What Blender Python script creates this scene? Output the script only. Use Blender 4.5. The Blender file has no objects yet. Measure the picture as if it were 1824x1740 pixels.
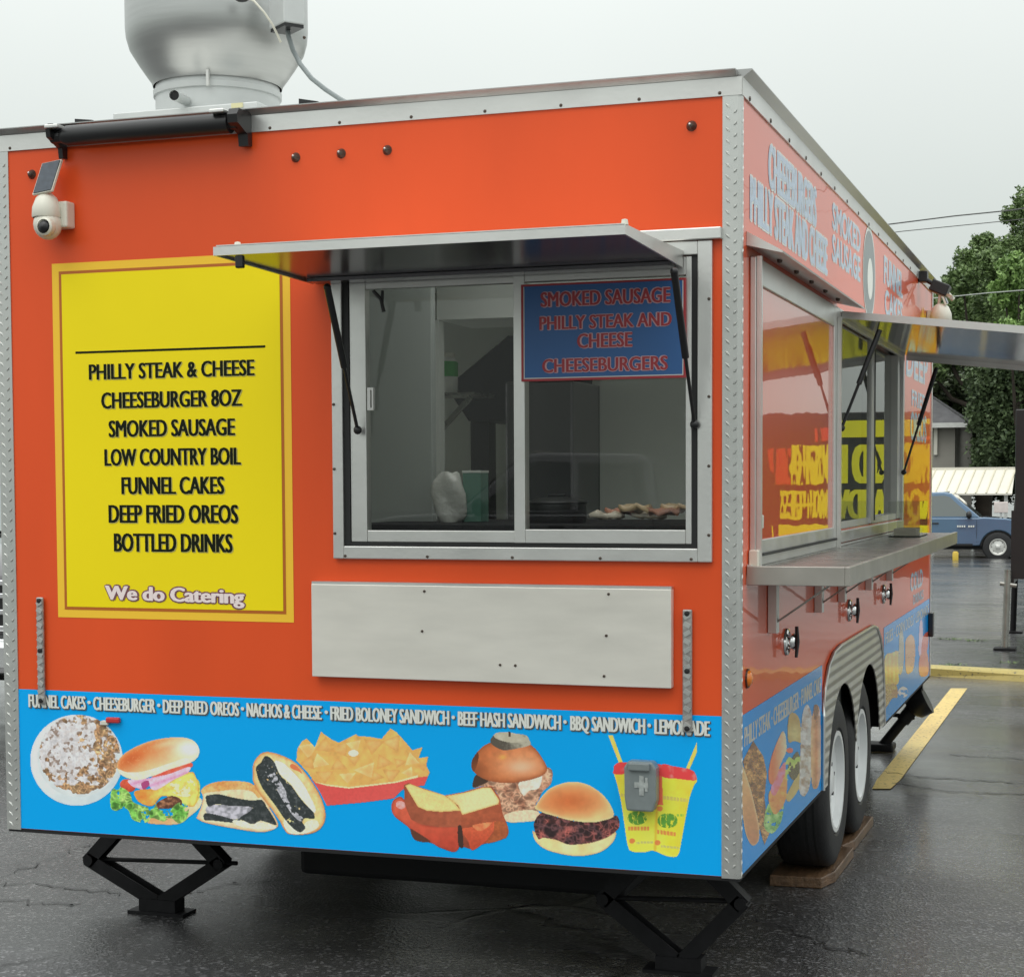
import bpy, math, random
import numpy as np
from mathutils import Matrix, Vector
R = math.radians
scene = bpy.context.scene
COL = scene.collection

# ------------------------------------------------------------------ camera
FL, CX, CY = 3124.01, 912.0, 1023.55            # focal length and principal point in photo pixels (1824 wide)
CR = np.array([0.94626915, 0.32334326, -0.0048817])
CU = np.array([-0.01211445, 0.05053031, 0.99864905])
CF = np.array([-0.32315312, 0.94493165, -0.0517324])
CC = np.array([3.51656332, -5.01193133, 1.57141483])
cd = bpy.data.cameras.new('camera'); cam = bpy.data.objects.new('camera', cd); COL.objects.link(cam)
cd.sensor_width = 36.0; cd.lens = FL / 1824 * 36.0
cd.shift_y = (CY - 870) / 1824
cd.clip_start = 0.05; cd.clip_end = 2000
m = Matrix.Identity(4)
for i in range(3):
    m[i][0], m[i][1], m[i][2], m[i][3] = CR[i], CU[i], -CF[i], CC[i]
cam.matrix_world = m
scene.camera = cam

# ------------------------------------------------------------------ sky, sun, exposure
SUN_EL, SUN_AZ = R(58), R(200)
w = bpy.data.worlds.new("World"); scene.world = w; w.use_nodes = True
nt = w.node_tree; nt.nodes.clear()
N = nt.nodes.new; L = nt.links.new
out = N('ShaderNodeOutputWorld'); bg = N('ShaderNodeBackground'); L(bg.outputs[0], out.inputs[0])
tc = N('ShaderNodeTexCoord'); sep = N('ShaderNodeSeparateXYZ'); L(tc.outputs['Generated'], sep.inputs[0])
ramp = N('ShaderNodeValToRGB'); L(sep.outputs[2], ramp.inputs[0])
cr = ramp.color_ramp
for pos, c in ((0.0, (4.8, 5.3, 4.9)), (0.06, (5.8, 6.25, 5.8)), (0.22, (6.5, 6.95, 6.6)), (0.5, (13.5, 14.1, 13.7)), (1.0, (22, 22.5, 22.2))):
    e = cr.elements[0] if pos == 0 else (cr.elements[1] if pos == 1.0 else cr.elements.new(pos))
    e.position = pos; e.color = (*c, 1)
cl = N('ShaderNodeTexNoise'); cl.inputs['Scale'].default_value = 3.0; cl.inputs['Detail'].default_value = 4
L(tc.outputs['Generated'], cl.inputs['Vector'])
mr = N('ShaderNodeMapRange'); mr.inputs[3].default_value = 0.94; mr.inputs[4].default_value = 1.06; L(cl.outputs[0], mr.inputs[0])
mul = N('ShaderNodeVectorMath'); mul.operation = 'SCALE'; L(ramp.outputs[0], mul.inputs[0]); L(mr.outputs[0], mul.inputs['Scale'])
sky = N('ShaderNodeTexSky'); sky.sky_type = 'NISHITA'; sky.sun_disc = False
sky.sun_elevation = SUN_EL; sky.sun_rotation = SUN_AZ
mix = N('ShaderNodeMixRGB'); mix.inputs[0].default_value = 0.06
L(mul.outputs[0], mix.inputs[1]); L(sky.outputs[0], mix.inputs[2]); L(mix.outputs[0], bg.inputs[0])
bg.inputs[1].default_value = 0.1
sd = bpy.data.lights.new('sun', 'SUN'); sd.energy = 0.6; sd.angle = R(40); sd.color = (1, 0.97, 0.92)
so = bpy.data.objects.new('sun', sd); COL.objects.link(so)
so.rotation_euler = (R(90) - SUN_EL, 0, R(180) - SUN_AZ)
scene.view_settings.view_transform = 'Standard'; scene.view_settings.look = 'None'
scene.view_settings.exposure = 0.0; scene.view_settings.gamma = 1.0
scene.render.engine = 'CYCLES'
scene.cycles.use_denoising = True
scene.cycles.max_bounces = 10; scene.cycles.transparent_max_bounces = 16; scene.cycles.glossy_bounces = 5
scene.cycles.sample_clamp_indirect = 8

# ------------------------------------------------------------------ helpers
def ray(u, v):
    return CF + (u - CX) / FL * CR - (v - CY) / FL * CU
def at(u, v, ax, val):                       # photo pixel -> point on the plane coordinate[ax] = val
    d = ray(u, v); t = (val - CC[ax]) / d[ax]
    return CC + t * d
def fr(u, v, y=0.0):                         # point on the trailer's front wall
    q = at(u, v, 1, y); return q[0], q[2]
W = 2.5
def sd_(u, v, x=W):                          # point on the trailer's side wall
    q = at(u, v, 0, x); return q[1], q[2]
def depth_at(u, v, d):                       # point at a distance along the view axis
    r = ray(u, v); return CC + r * (d / np.dot(r, CF))

def pip(px, py, poly):
    ins = np.zeros(px.shape, bool); n = len(poly)
    for i in range(n):
        x0, y0 = poly[i]; x1, y1 = poly[(i + 1) % n]
        if y0 == y1: continue
        c = ((y0 > py) != (y1 > py)) & (px < (x1 - x0) * (py - y0) / (y1 - y0) + x0)
        ins ^= c
    return ins
def spline(pts, k=6):
    n = len(pts); o = []
    P = [np.array(q, float) for q in pts]
    for i in range(n):
        a, b, c, d = P[i - 1], P[i], P[(i + 1) % n], P[(i + 2) % n]
        for j in range(k):
            t = j / k
            o.append(tuple(0.5 * (2 * b + (c - a) * t + (2 * a - 5 * b + 4 * c - d) * t * t + (3 * b - a - 3 * c + d) * t ** 3)))
    return o

class MB:
    def __init__(s): s.v = []; s.f = []
    def add(s, vs, fs):
        o = len(s.v); s.v += [tuple(map(float, q)) for q in vs]; s.f += [tuple(i + o for i in f) for f in fs]; return s
    def box(s, x0, x1, y0, y1, z0, z1):
        return s.add([(x0, y0, z0), (x1, y0, z0), (x1, y1, z0), (x0, y1, z0), (x0, y0, z1), (x1, y0, z1), (x1, y1, z1), (x0, y1, z1)],
                     [(0, 3, 2, 1), (4, 5, 6, 7), (0, 1, 5, 4), (1, 2, 6, 5), (2, 3, 7, 6), (3, 0, 4, 7)])
    def obox(s, c, ax, ay, az):              # oriented box: centre and three half-axis vectors
        c, ax, ay, az = (np.array(q, float) for q in (c, ax, ay, az))
        vs = [c + i * ax + j * ay + k * az for k in (-1, 1) for (i, j) in ((-1, -1), (1, -1), (1, 1), (-1, 1))]
        return s.add(vs, [(0, 3, 2, 1), (4, 5, 6, 7), (0, 1, 5, 4), (1, 2, 6, 5), (2, 3, 7, 6), (3, 0, 4, 7)])
    def bar(s, p0, p1, w, h, up=(0, 0, 1)):
        p0, p1 = np.array(p0, float), np.array(p1, float); d = p1 - p0; l = np.linalg.norm(d); d /= l
        sx = np.cross(d, up); sx /= np.linalg.norm(sx); sz = np.cross(sx, d)
        return s.obox((p0 + p1) / 2, d * l / 2, sx * w / 2, sz * h / 2)
    def sheet(s, pts): return s.add(pts, [tuple(range(len(pts)))])
    def extrude(s, pts, vec):
        n = len(pts); vec = np.array(vec, float)
        a = [np.array(q, float) for q in pts]
        return s.add(a + [q + vec for q in a], [tuple(range(n))[::-1], tuple(range(n, 2 * n))] + [(i, (i + 1) % n, n + (i + 1) % n, n + i) for i in range(n)])
    def tube(s, path, r, n=8, caps=True):
        P = [np.array(q, float) for q in path]; rs = r if isinstance(r, (list, tuple)) else [r] * len(P)
        up = np.array([0.13, 0.29, 0.95]); vs = []; fs = []
        for i, q in enumerate(P):
            d = P[min(i + 1, len(P) - 1)] - P[max(i - 1, 0)]; d /= np.linalg.norm(d) + 1e-9
            a = np.cross(d, up)
            if np.linalg.norm(a) < 0.1: a = np.cross(d, (1, 0, 0))
            a /= np.linalg.norm(a); b = np.cross(d, a)
            for k in range(n):
                t = 2 * math.pi * k / n; vs.append(q + rs[i] * (a * math.cos(t) + b * math.sin(t)))
        for i in range(len(P) - 1):
            for k in range(n):
                fs.append((i * n + k, i * n + (k + 1) % n, (i + 1) * n + (k + 1) % n, (i + 1) * n + k))
        if caps: fs += [tuple(range(n))[::-1], tuple(range((len(P) - 1) * n, len(P) * n))]
        return s.add(vs, fs)
    def lathe(s, prof, c, axis='z', n=48, a0=0.0, a1=2 * math.pi):
        full = abs(a1 - a0 - 2 * math.pi) < 1e-6; m_ = n if full else n + 1; vs = []; fs = []
        for (r, h) in prof:
            for k in range(m_):
                t = a0 + (a1 - a0) * k / n; x, y = r * math.cos(t), r * math.sin(t)
                p = {'z': (x, y, h), 'x': (h, x, y), 'y': (x, h, y)}[axis]
                vs.append((c[0] + p[0], c[1] + p[1], c[2] + p[2]))
        for i in range(len(prof) - 1):
            for k in range(n):
                k2 = (k + 1) % m_
                fs.append((i * m_ + k, i * m_ + k2, (i + 1) * m_ + k2, (i + 1) * m_ + k))
        return s.add(vs, fs)
    def ball(s, c, rx, ry, rz, n=16):
        vs = []; fs = []; h = n // 2
        for i in range(h + 1):
            p = math.pi * i / h
            for k in range(n):
                t = 2 * math.pi * k / n
                vs.append((c[0] + rx * math.sin(p) * math.cos(t), c[1] + ry * math.sin(p) * math.sin(t), c[2] + rz * math.cos(p)))
        for i in range(h):
            for k in range(n): fs.append((i * n + k, (i + 1) * n + k, (i + 1) * n + (k + 1) % n, i * n + (k + 1) % n))
        return s.add(vs, fs)
    def holes(s, P, u0, u1, v0, v1, hs):     # rectangular wall sheet with rectangular holes; P(u, v) gives the 3D point
        us = sorted({u0, u1, *[q for h in hs for q in h[:2]]}); vs = sorted({v0, v1, *[q for h in hs for q in h[2:]]})
        for i in range(len(us) - 1):
            for j in range(len(vs) - 1):
                cu, cv = (us[i] + us[i + 1]) / 2, (vs[j] + vs[j + 1]) / 2
                if any(h[0] < cu < h[1] and h[2] < cv < h[3] for h in hs): continue
                s.sheet([P(us[i], vs[j]), P(us[i + 1], vs[j]), P(us[i + 1], vs[j + 1]), P(us[i], vs[j + 1])])
        return s
    def map(s, fn): s.v = [tuple(fn(q)) for q in s.v]; return s
    def build(s, name, mat, parent=None, smooth=False, bevel=0.0, loc=None, seg=2):
        me = bpy.data.meshes.new(name)
        org = np.array(worg(parent) if parent is not None else (loc if loc is not None else (0, 0, 0)), float)
        me.from_pydata([tuple(np.array(q) - org) for q in s.v], [], s.f); me.update()
        if mat is not None: me.materials.append(mat)
        o = bpy.data.objects.new(name, me); COL.objects.link(o)
        if parent is not None: o.parent = parent; ORG[o.name] = tuple(org)
        else: o.location = tuple(org); ORG[o.name] = tuple(org)
        if smooth:
            me.polygons.foreach_set('use_smooth', [True] * len(me.polygons))
            me.set_sharp_from_angle(angle=R(smooth if smooth is not True else 40))
        if bevel:
            b = o.modifiers.new('bevel', 'BEVEL'); b.width = bevel; b.segments = seg; b.limit_method = 'ANGLE'; b.angle_limit = R(35)
        return o
ORG = {}
def worg(o): return ORG.get(o.name, (0, 0, 0))
def empty(name, loc, label=None, cat=None, group=None):
    o = bpy.data.objects.new(name, None); COL.objects.link(o); o.location = loc; ORG[o.name] = tuple(loc)
    o.empty_display_size = 0.2
    if label: tag(o, label, cat, group)
    return o
def tag(o, label=None, cat=None, group=None, kind=None):
    if label: o['label'] = label
    if cat: o['category'] = cat
    if group: o['group'] = group
    if kind: o['kind'] = kind
    return o
def copy_tree(o, parent=None):
    c = o.copy(); COL.objects.link(c)
    if parent is not None: c.parent = parent
    for ch in list(o.children): copy_tree(ch, c)
    return c

# ------------------------------------------------------------------ materials
def srgb(r, g, b, k=1.0):
    def f(c):
        c /= 255.0
        return (c / 12.92 if c <= 0.04045 else ((c + 0.055) / 1.055) ** 2.4) * k
    return (f(r), f(g), f(b))
def mat(name, col, rough=0.5, metal=0.0, spec=0.5, bump=None, var=None, rvar=None, coat=0.0, coatr=0.03, stretch=None, emit=None):
    """bump=(scale, strength[, detail]); var=(scale, amount) value variation; rvar=(scale, low, high) roughness variation"""
    m_ = bpy.data.materials.new(name); m_.use_nodes = True; t = m_.node_tree; b = t.nodes['Principled BSDF']
    b.inputs['Base Color'].default_value = (*col, 1); b.inputs['Roughness'].default_value = rough
    b.inputs['Metallic'].default_value = metal; b.inputs['Specular IOR Level'].default_value = spec
    b.inputs['Coat Weight'].default_value = coat; b.inputs['Coat Roughness'].default_value = coatr
    co = t.nodes.new('ShaderNodeTexCoord'); src = co.outputs['Object']
    if stretch:
        mp = t.nodes.new('ShaderNodeMapping'); mp.inputs['Scale'].default_value = stretch
        t.links.new(src, mp.inputs[0]); src = mp.outputs[0]
    def noise(sc, det=4):
        n = t.nodes.new('ShaderNodeTexNoise'); n.inputs['Scale'].default_value = sc; n.inputs['Detail'].default_value = det
        t.links.new(src, n.inputs['Vector']); return n
    if var:
        n = noise(var[0]); r = t.nodes.new('ShaderNodeMapRange'); r.inputs[1].default_value = 0.3; r.inputs[2].default_value = 0.7
        r.inputs[3].default_value = 1 - var[1]; r.inputs[4].default_value = 1 + var[1]; t.links.new(n.outputs[0], r.inputs[0])
        v = t.nodes.new('ShaderNodeVectorMath'); v.operation = 'SCALE'; v.inputs[0].default_value = col
        t.links.new(r.outputs[0], v.inputs['Scale']); t.links.new(v.outputs[0], b.inputs['Base Color'])
    if rvar:
        n = noise(rvar[0]); r = t.nodes.new('ShaderNodeMapRange'); r.inputs[1].default_value = 0.3; r.inputs[2].default_value = 0.7
        r.inputs[3].default_value = rvar[1]; r.inputs[4].default_value = rvar[2]; t.links.new(n.outputs[0], r.inputs[0]); t.links.new(r.outputs[0], b.inputs['Roughness'])
    if bump:
        n = noise(bump[0], bump[2] if len(bump) > 2 else 3); u = t.nodes.new('ShaderNodeBump'); u.inputs['Strength'].default_value = bump[1]
        u.inputs['Distance'].default_value = bump[3] if len(bump) > 3 else 0.01
        t.links.new(n.outputs[0], u.inputs['Height']); t.links.new(u.outputs[0], b.inputs['Normal'])
        if coat: t.links.new(u.outputs[0], b.inputs['Coat Normal'])
    return m_
M = {}
ORANGE = (0.80, 0.092, 0.020)
M['orange'] = mat('orange_vinyl', ORANGE, 0.36, spec=.28, bump=(1.6, 0.10, 3, 0.01), var=(1.1, 0.055), stretch=(2.4, 1, .7), coat=0.10, coatr=0.12)
M['orange_side'] = mat('orange_vinyl_side', ORANGE, 0.3, spec=.2, bump=(2.4, 0.16, 2, 0.012), stretch=(1, 0.7, 2.2), coat=0.48, coatr=0.015)
M['orange_gloss'] = mat('orange_door_panel', ORANGE, 0.3, spec=.3, bump=(2.6, 0.16, 2, 0.012), coat=1.0, coatr=0.006)
for k_ in ('orange_gloss', 'orange_side'): M[k_].node_tree.nodes['Principled BSDF'].inputs['Coat IOR'].default_value = 1.75 if k_ == 'orange_gloss' else 1.55
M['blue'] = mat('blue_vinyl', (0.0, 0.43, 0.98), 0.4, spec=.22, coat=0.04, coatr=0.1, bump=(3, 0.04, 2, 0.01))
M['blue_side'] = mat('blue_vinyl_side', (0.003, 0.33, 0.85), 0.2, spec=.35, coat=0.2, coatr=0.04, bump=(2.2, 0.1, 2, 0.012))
M['yellow'] = mat('yellow_vinyl', (0.97, 0.78, 0.008), 0.42, spec=.22, var=(1.2, .03))
M['yellow_edge'] = mat('golden_yellow_vinyl', (0.98, 0.60, 0.05), 0.42, spec=.22)
M['brown_line'] = mat('brown_line_vinyl', (0.5, 0.13, 0.01), 0.4)
M['ink'] = mat('black_print', (0.008, 0.012, 0.006), 0.5, spec=.12)
M['shadow_ink'] = mat('grey_print', (0.10, 0.10, 0.09), 0.4)
M['pale_ink'] = mat('pale_print', (0.80, 0.82, 0.76), 0.4)
M['olive_ink'] = mat('olive_print', (0.52, 0.46, 0.13), 0.4)
M['purple_ink'] = mat('purple_print', (0.22, 0.08, 0.10), 0.4)
M['pink_ink'] = mat('pinkish_white_print', (0.93, 0.80, 0.78), 0.4)
M['alu'] = mat('brushed_aluminium', (0.69, 0.69, 0.665), 0.34, 0.85, bump=(60, 0.04), var=(4, 0.05), rvar=(6, 0.28, 0.42))
M['alu_dull'] = mat('mill_aluminium', (0.70, 0.70, 0.67), 0.42, 0.6, var=(6, 0.06), rvar=(5, 0.36, 0.5))
M['alu_trim'] = mat('roof_edge_trim', (0.42, 0.42, 0.41), 0.3, 0.7)
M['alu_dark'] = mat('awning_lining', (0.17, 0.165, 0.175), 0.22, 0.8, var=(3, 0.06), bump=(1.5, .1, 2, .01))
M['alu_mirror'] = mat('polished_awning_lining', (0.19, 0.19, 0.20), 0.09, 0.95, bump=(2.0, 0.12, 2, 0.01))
M['tread'] = mat('diamond_plate', (0.60, 0.61, 0.585), 0.30, 0.8, var=(3, .07), rvar=(30, 0.24, 0.4))
M['tread_worn'] = mat('weathered_tread', (0.42, 0.40, 0.38), 0.4, 0.7, var=(40, 0.3))
M['white_panel'] = mat('brushed_cream_metal_panel', (0.80, 0.775, 0.70), 0.40, .35, stretch=(1, 1, 4), var=(5, 0.05), rvar=(3, .32, .5), bump=(9, 0.10, 4, .004))
M['galv'] = mat('spun_aluminium', (0.49, 0.50, 0.49), 0.36, 0.85, stretch=(1, 1, 14), bump=(6, 0.03), var=(3, 0.05))
M['galv_matt'] = mat('galvanised_sheet', (0.60, 0.62, 0.61), 0.5, 0.35, var=(8, 0.05))
M['black_plastic'] = mat('black_plastic', (0.012, 0.012, 0.013), 0.35)
M['black_paint'] = mat('black_steel', (0.008, 0.008, 0.009), 0.6, spec=.25, bump=(60, 0.1), var=(20, 0.3))
M['crack'] = mat('crack_filler', (.010, .010, .010), .5)
M['rubber'] = mat('tyre_rubber', (0.016, 0.016, 0.017), 0.62, bump=(90, 0.15), var=(12, 0.25))
M['gasket'] = mat('rubber_gasket', (0.012, 0.013, 0.013), 0.6)
M['white_plastic'] = mat('off_white_plastic', (0.72, 0.70, 0.60), 0.35)
M['solar'] = mat('solar_cells', (0.05, 0.065, 0.085), 0.18, var=(50, 0.2))
M['bronze'] = mat('aged_bolt', (0.10, 0.075, 0.06), 0.35, 0.6)
M['red_lens'] = mat('red_lens', (0.55, 0.03, 0.03), 0.15, coat=0.5)
M['amber'] = mat('amber_lens', (0.75, 0.20, 0.01), 0.15, coat=0.5)
M['grey_plastic'] = mat('grey_plastic', (0.20, 0.23, 0.23), 0.3, var=(30, 0.08))
M['white_paint'] = mat('white_wheel_paint', (0.78, 0.80, 0.80), 0.3, var=(5, 0.03))
M['chrome'] = mat('chrome', (0.85, 0.85, 0.85), 0.08, 1.0)
M['steel_grey'] = mat('stainless_counter', (0.30, 0.295, 0.27), 0.3, 0.75, bump=(50, 0.12), var=(9, 0.18), rvar=(8, 0.2, 0.42))
M['lip_steel'] = mat('counter_lip_steel', (0.42, 0.40, 0.36), 0.36, 0.7, var=(8, .12))
M['tyre_mark'] = mat('end_grain', (0.03, 0.022, 0.016), 0.9)
M['wood'] = mat('weathered_plank', (0.13, 0.075, 0.04), 0.42, stretch=(8, 1, 8), var=(6, 0.35), bump=(10, 0.4))
M['dark_under'] = mat('underbody', (0.008, 0.008, 0.009), 0.8)
M['lining'] = mat('interior_lining', (0.80, 0.82, 0.76), 0.3, var=(2, 0.05))
M['lining_dark'] = mat('interior_cabinet', (0.42, 0.45, 0.42), 0.35)
M['blue_sign'] = mat('blue_sign_face', (0.030, 0.13, 0.36), 0.35, var=(2, 0.05))
M['sign_red'] = mat('red_letter', (0.42, 0.035, 0.045), 0.4)
M['sign_pink'] = mat('pink_letter_edge', (0.66, 0.42, 0.46), 0.4)
M['faded_blue'] = mat('faded_blue_letter', (0.40, 0.52, 0.68), 0.3, var=(30, 0.12), coat=0.4)
M['faded_edge'] = mat('pale_letter_edge', (0.66, 0.66, 0.60), 0.25, coat=0.4)

def glass_mat(name, tint=(1, 1, 1), base=0.0):
    m_ = bpy.data.materials.new(name); m_.use_nodes = True; t = m_.node_tree; t.nodes.clear()
    o = t.nodes.new('ShaderNodeOutputMaterial'); mx = t.nodes.new('ShaderNodeMixShader'); tr = t.nodes.new('ShaderNodeBsdfTransparent')
    gl = t.nodes.new('ShaderNodeBsdfGlossy'); gl.inputs['Roughness'].default_value = 0.0; fz = t.nodes.new('ShaderNodeFresnel'); fz.inputs[0].default_value = 1.5
    tr.inputs[0].default_value = (*tint, 1)
    t.links.new(fz.outputs[0], mx.inputs[0]); t.links.new(tr.outputs[0], mx.inputs[1]); t.links.new(gl.outputs[0], mx.inputs[2]); t.links.new(mx.outputs[0], o.inputs[0])
    return m_
M['glass'] = glass_mat('window_glass', (0.93, 0.95, 0.94))
M['dark_glass'] = mat('tinted_car_glass', (0.06, 0.07, 0.068), 0.04, coat=0.5)
M['car_glass'] = mat('sky_toned_side_glass', (0.13, 0.15, 0.145), 0.05, coat=0.6)  # lighter base colour stands in for sky reflected in the side windows
M['screen_glass'] = mat('sky_toned_windscreen', (0.20, 0.24, 0.235), 0.05, coat=0.6)  # sky reflection put into the base colour as a paler tone
M['clear_plastic'] = glass_mat('clear_plastic', (0.80, 0.82, 0.78))

def corr_mat(name, col, scale, strength=0.6):
    m_ = mat(name, col, 0.36, 0.75, var=(5, 0.06)); t = m_.node_tree; b = t.nodes['Principled BSDF']
    co = t.nodes.new('ShaderNodeTexCoord'); wv = t.nodes.new('ShaderNodeTexWave'); wv.bands_direction = 'Z'; wv.wave_profile = 'SIN'
    wv.inputs['Scale'].default_value = scale; u = t.nodes.new('ShaderNodeBump'); u.inputs['Strength'].default_value = strength; u.inputs['Distance'].default_value = 0.012
    t.links.new(co.outputs['Object'], wv.inputs[0]); t.links.new(wv.outputs['Fac'], u.inputs['Height']); t.links.new(u.outputs[0], b.inputs['Normal'])
    return m_
M['fender'] = corr_mat('corrugated_fender', (0.58, 0.57, 0.53), 8.0)

def vcol_mat(name, rough=0.28, coat=0.25):
    m_ = bpy.data.materials.new(name); m_.use_nodes = True; t = m_.node_tree; b = t.nodes['Principled BSDF']
    a = t.nodes.new('ShaderNodeVertexColor'); a.layer_name = 'print'; t.links.new(a.outputs[0], b.inputs['Base Color'])
    b.inputs['Roughness'].default_value = rough; b.inputs['Coat Weight'].default_value = coat; b.inputs['Coat Roughness'].default_value = 0.08
    return m_
M['print'] = vcol_mat('printed_picture')
M['print_side'] = vcol_mat('printed_picture_side', 0.2, 0.45)

def asphalt():
    m_ = bpy.data.materials.new('wet_asphalt'); m_.use_nodes = True; t = m_.node_tree; b = t.nodes['Principled BSDF']
    n_ = t.nodes.new; l_ = t.links.new
    co = n_('ShaderNodeTexCoord'); P = co.outputs['Object']
    def noise(s, d=4, vec=P, rough=0.5):
        n = n_('ShaderNodeTexNoise'); n.inputs['Scale'].default_value = s; n.inputs['Detail'].default_value = d; n.inputs['Roughness'].default_value = rough; l_(vec, n.inputs['Vector']); return n
    def rng(src, a, c, lo, hi):
        r = n_('ShaderNodeMapRange'); r.inputs[1].default_value = a; r.inputs[2].default_value = c; r.inputs[3].default_value = lo; r.inputs[4].default_value = hi; l_(src, r.inputs[0]); return r.outputs[0]
    def math_(op, a, c):
        q = n_('ShaderNodeMath'); q.operation = op
        for i, s in enumerate((a, c)):
            if isinstance(s, (int, float)): q.inputs[i].default_value = s
            else: l_(s, q.inputs[i])
        return q.outputs[0]
    vo = n_('ShaderNodeTexVoronoi'); vo.inputs['Scale'].default_value = 95; l_(P, vo.inputs['Vector'])
    stone = rng(vo.outputs['Color'], 0.66, 0.92, 0.0, 1.0)
    fine = noise(260, 2); mid = noise(1.3, 5); big = noise(0.35, 4)
    base = math_('ADD', rng(fine.outputs[0], 0.3, 0.7, 0.020, 0.066), math_('MULTIPLY', stone, 0.14))
    base = math_('MULTIPLY', base, rng(mid.outputs[0], 0.3, 0.7, 0.72, 1.3))
    base = math_('MULTIPLY', base, rng(big.outputs[0], 0.3, 0.7, 0.8, 1.2))
    # cracks: distorted voronoi edges, kept only in some areas
    dn = noise(1.6, 5); ds = n_('ShaderNodeVectorMath'); ds.operation = 'SCALE'; ds.inputs['Scale'].default_value = 0.55; l_(dn.outputs['Color'], ds.inputs[0])
    av = n_('ShaderNodeVectorMath'); av.operation = 'ADD'; l_(P, av.inputs[0]); l_(ds.outputs[0], av.inputs[1])
    ve = n_('ShaderNodeTexVoronoi'); ve.feature = 'DISTANCE_TO_EDGE'; ve.inputs['Scale'].default_value = 0.55; l_(av.outputs[0], ve.inputs['Vector'])
    crack = math_('MULTIPLY', rng(ve.outputs['Distance'], 0.003, 0.013, 1.0, 0.0), rng(noise(0.7, 2).outputs[0], 0.45, 0.55, 0.0, 1.0))
    base = math_('MULTIPLY', base, math_('SUBTRACT', 1.0, math_('MULTIPLY', crack, 0.8)))
    cc = n_('ShaderNodeCombineColor')
    l_(base, cc.inputs[0]); l_(base, cc.inputs[1]); l_(math_('MULTIPLY', base, 1.02), cc.inputs[2]); l_(cc.outputs[0], b.inputs['Base Color'])
    mp = n_('ShaderNodeMapping'); mp.inputs['Scale'].default_value = (0.5, 1.1, 1); l_(P, mp.inputs[0])
    wet = noise(0.55, 4, mp.outputs[0], 0.6)
    l_(rng(wet.outputs[0], 0.38, 0.60, 0.13, 0.46), b.inputs['Roughness'])
    b.inputs['Specular IOR Level'].default_value = 0.5
    sp = n_('ShaderNodeSeparateXYZ'); l_(P, sp.inputs[0])
    film = math_('MULTIPLY', rng(sp.outputs[1], 0.0, 6.5, 0.05, 1.0), rng(noise(0.8, 4, mp.outputs[0], 0.6).outputs[0], 0.36, 0.58, 0.30, 1.0))   # water film, the lot drains towards the back
    l_(film, b.inputs['Coat Weight']); b.inputs['Coat Roughness'].default_value = 0.16; b.inputs['Coat IOR'].default_value = 1.38
    hgt = math_('ADD', math_('MULTIPLY', vo.outputs['Distance'], 0.7), math_('MULTIPLY', fine.outputs[0], 0.5))
    hgt = math_('SUBTRACT', hgt, math_('MULTIPLY', crack, 1.5))
    bu = n_('ShaderNodeBump'); bu.inputs['Strength'].default_value = 0.5; bu.inputs['Distance'].default_value = 0.006
    l_(hgt, bu.inputs['Height']); l_(bu.outputs[0], b.inputs['Normal'])
    return m_
M['asphalt'] = asphalt()
def worn_paint(name, col):
    m_ = mat(name, col, 0.5, var=(3, 0.12), bump=(120, 0.3)); t = m_.node_tree; b = t.nodes['Principled BSDF']
    co = t.nodes.new('ShaderNodeTexCoord'); n = t.nodes.new('ShaderNodeTexNoise'); n.inputs['Scale'].default_value = 45; n.inputs['Detail'].default_value = 5
    t.links.new(co.outputs['Object'], n.inputs['Vector'])
    r = t.nodes.new('ShaderNodeMapRange'); r.inputs[1].default_value = 0.30; r.inputs[2].default_value = 0.42; t.links.new(n.outputs[0], r.inputs[0])
    src = b.inputs['Base Color'].links[0].from_socket
    mx = t.nodes.new('ShaderNodeMixRGB'); mx.inputs[1].default_value = (0.05, 0.05, 0.05, 1); t.links.new(r.outputs[0], mx.inputs[0]); t.links.new(src, mx.inputs[2])
    t.links.new(mx.outputs[0], b.inputs['Base Color']); return m_
M['line_paint'] = worn_paint('worn_yellow_line_paint', (0.66, 0.50, 0.17))
M['kerb_paint'] = worn_paint('worn_yellow_kerb_paint', (0.44, 0.36, 0.11))

# ------------------------------------------------------------------ text
def text_geo(s):
    cu = bpy.data.curves.new('lettering', 'FONT'); cu.body = s; cu.resolution_u = 3; cu.fill_mode = 'BOTH'
    o = bpy.data.objects.new('lettering_source', cu)
    me = bpy.data.meshes.new_from_object(o)
    n = len(me.vertices); co = np.empty(n * 3); me.vertices.foreach_get('co', co); co = co.reshape(-1, 3)
    fs = [tuple(p.vertices) for p in me.polygons]
    bpy.data.objects.remove(o); bpy.data.curves.remove(cu); bpy.data.meshes.remove(me)
    return co[:, :2], fs
def text(name, s, material, parent, x0, x1, z0, z1, P, bold=0.03, ring=0.0, slope=0.0):
    """lettering whose capitals fill the box x0..x1, z0..z1 in the plane P(u, v, out); bold and ring thicken the strokes (shares of the capital height)"""
    g, fs = text_geo(s); c, _ = text_geo('H')
    bx0, bx1 = g[:, 0].min(), g[:, 0].max(); h = c[:, 1].max(); H_ = z1 - z0; e = (bold + ring) * H_
    us = x0 + e + (g[:, 0] - bx0) / (bx1 - bx0) * (x1 - x0 - 2 * e); vs = z0 + g[:, 1] / h * H_
    if ring: sh = [((bold + ring) * math.cos(t), ring * math.sin(t)) for t in np.linspace(0, 2 * math.pi, 11)[:-1]] + [(0, 0)]
    else: sh = [(-bold, 0), (-bold * .33, 0), (bold * .33, 0), (bold, 0)]
    mb = MB()
    for i, (a, b) in enumerate(sh):
        mb.add([P(u + a * H_, v + b * H_ + slope * (u - x0), i * .00004) for u, v in zip(us, vs)], fs)
    return mb.build(name, material, parent)

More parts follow.
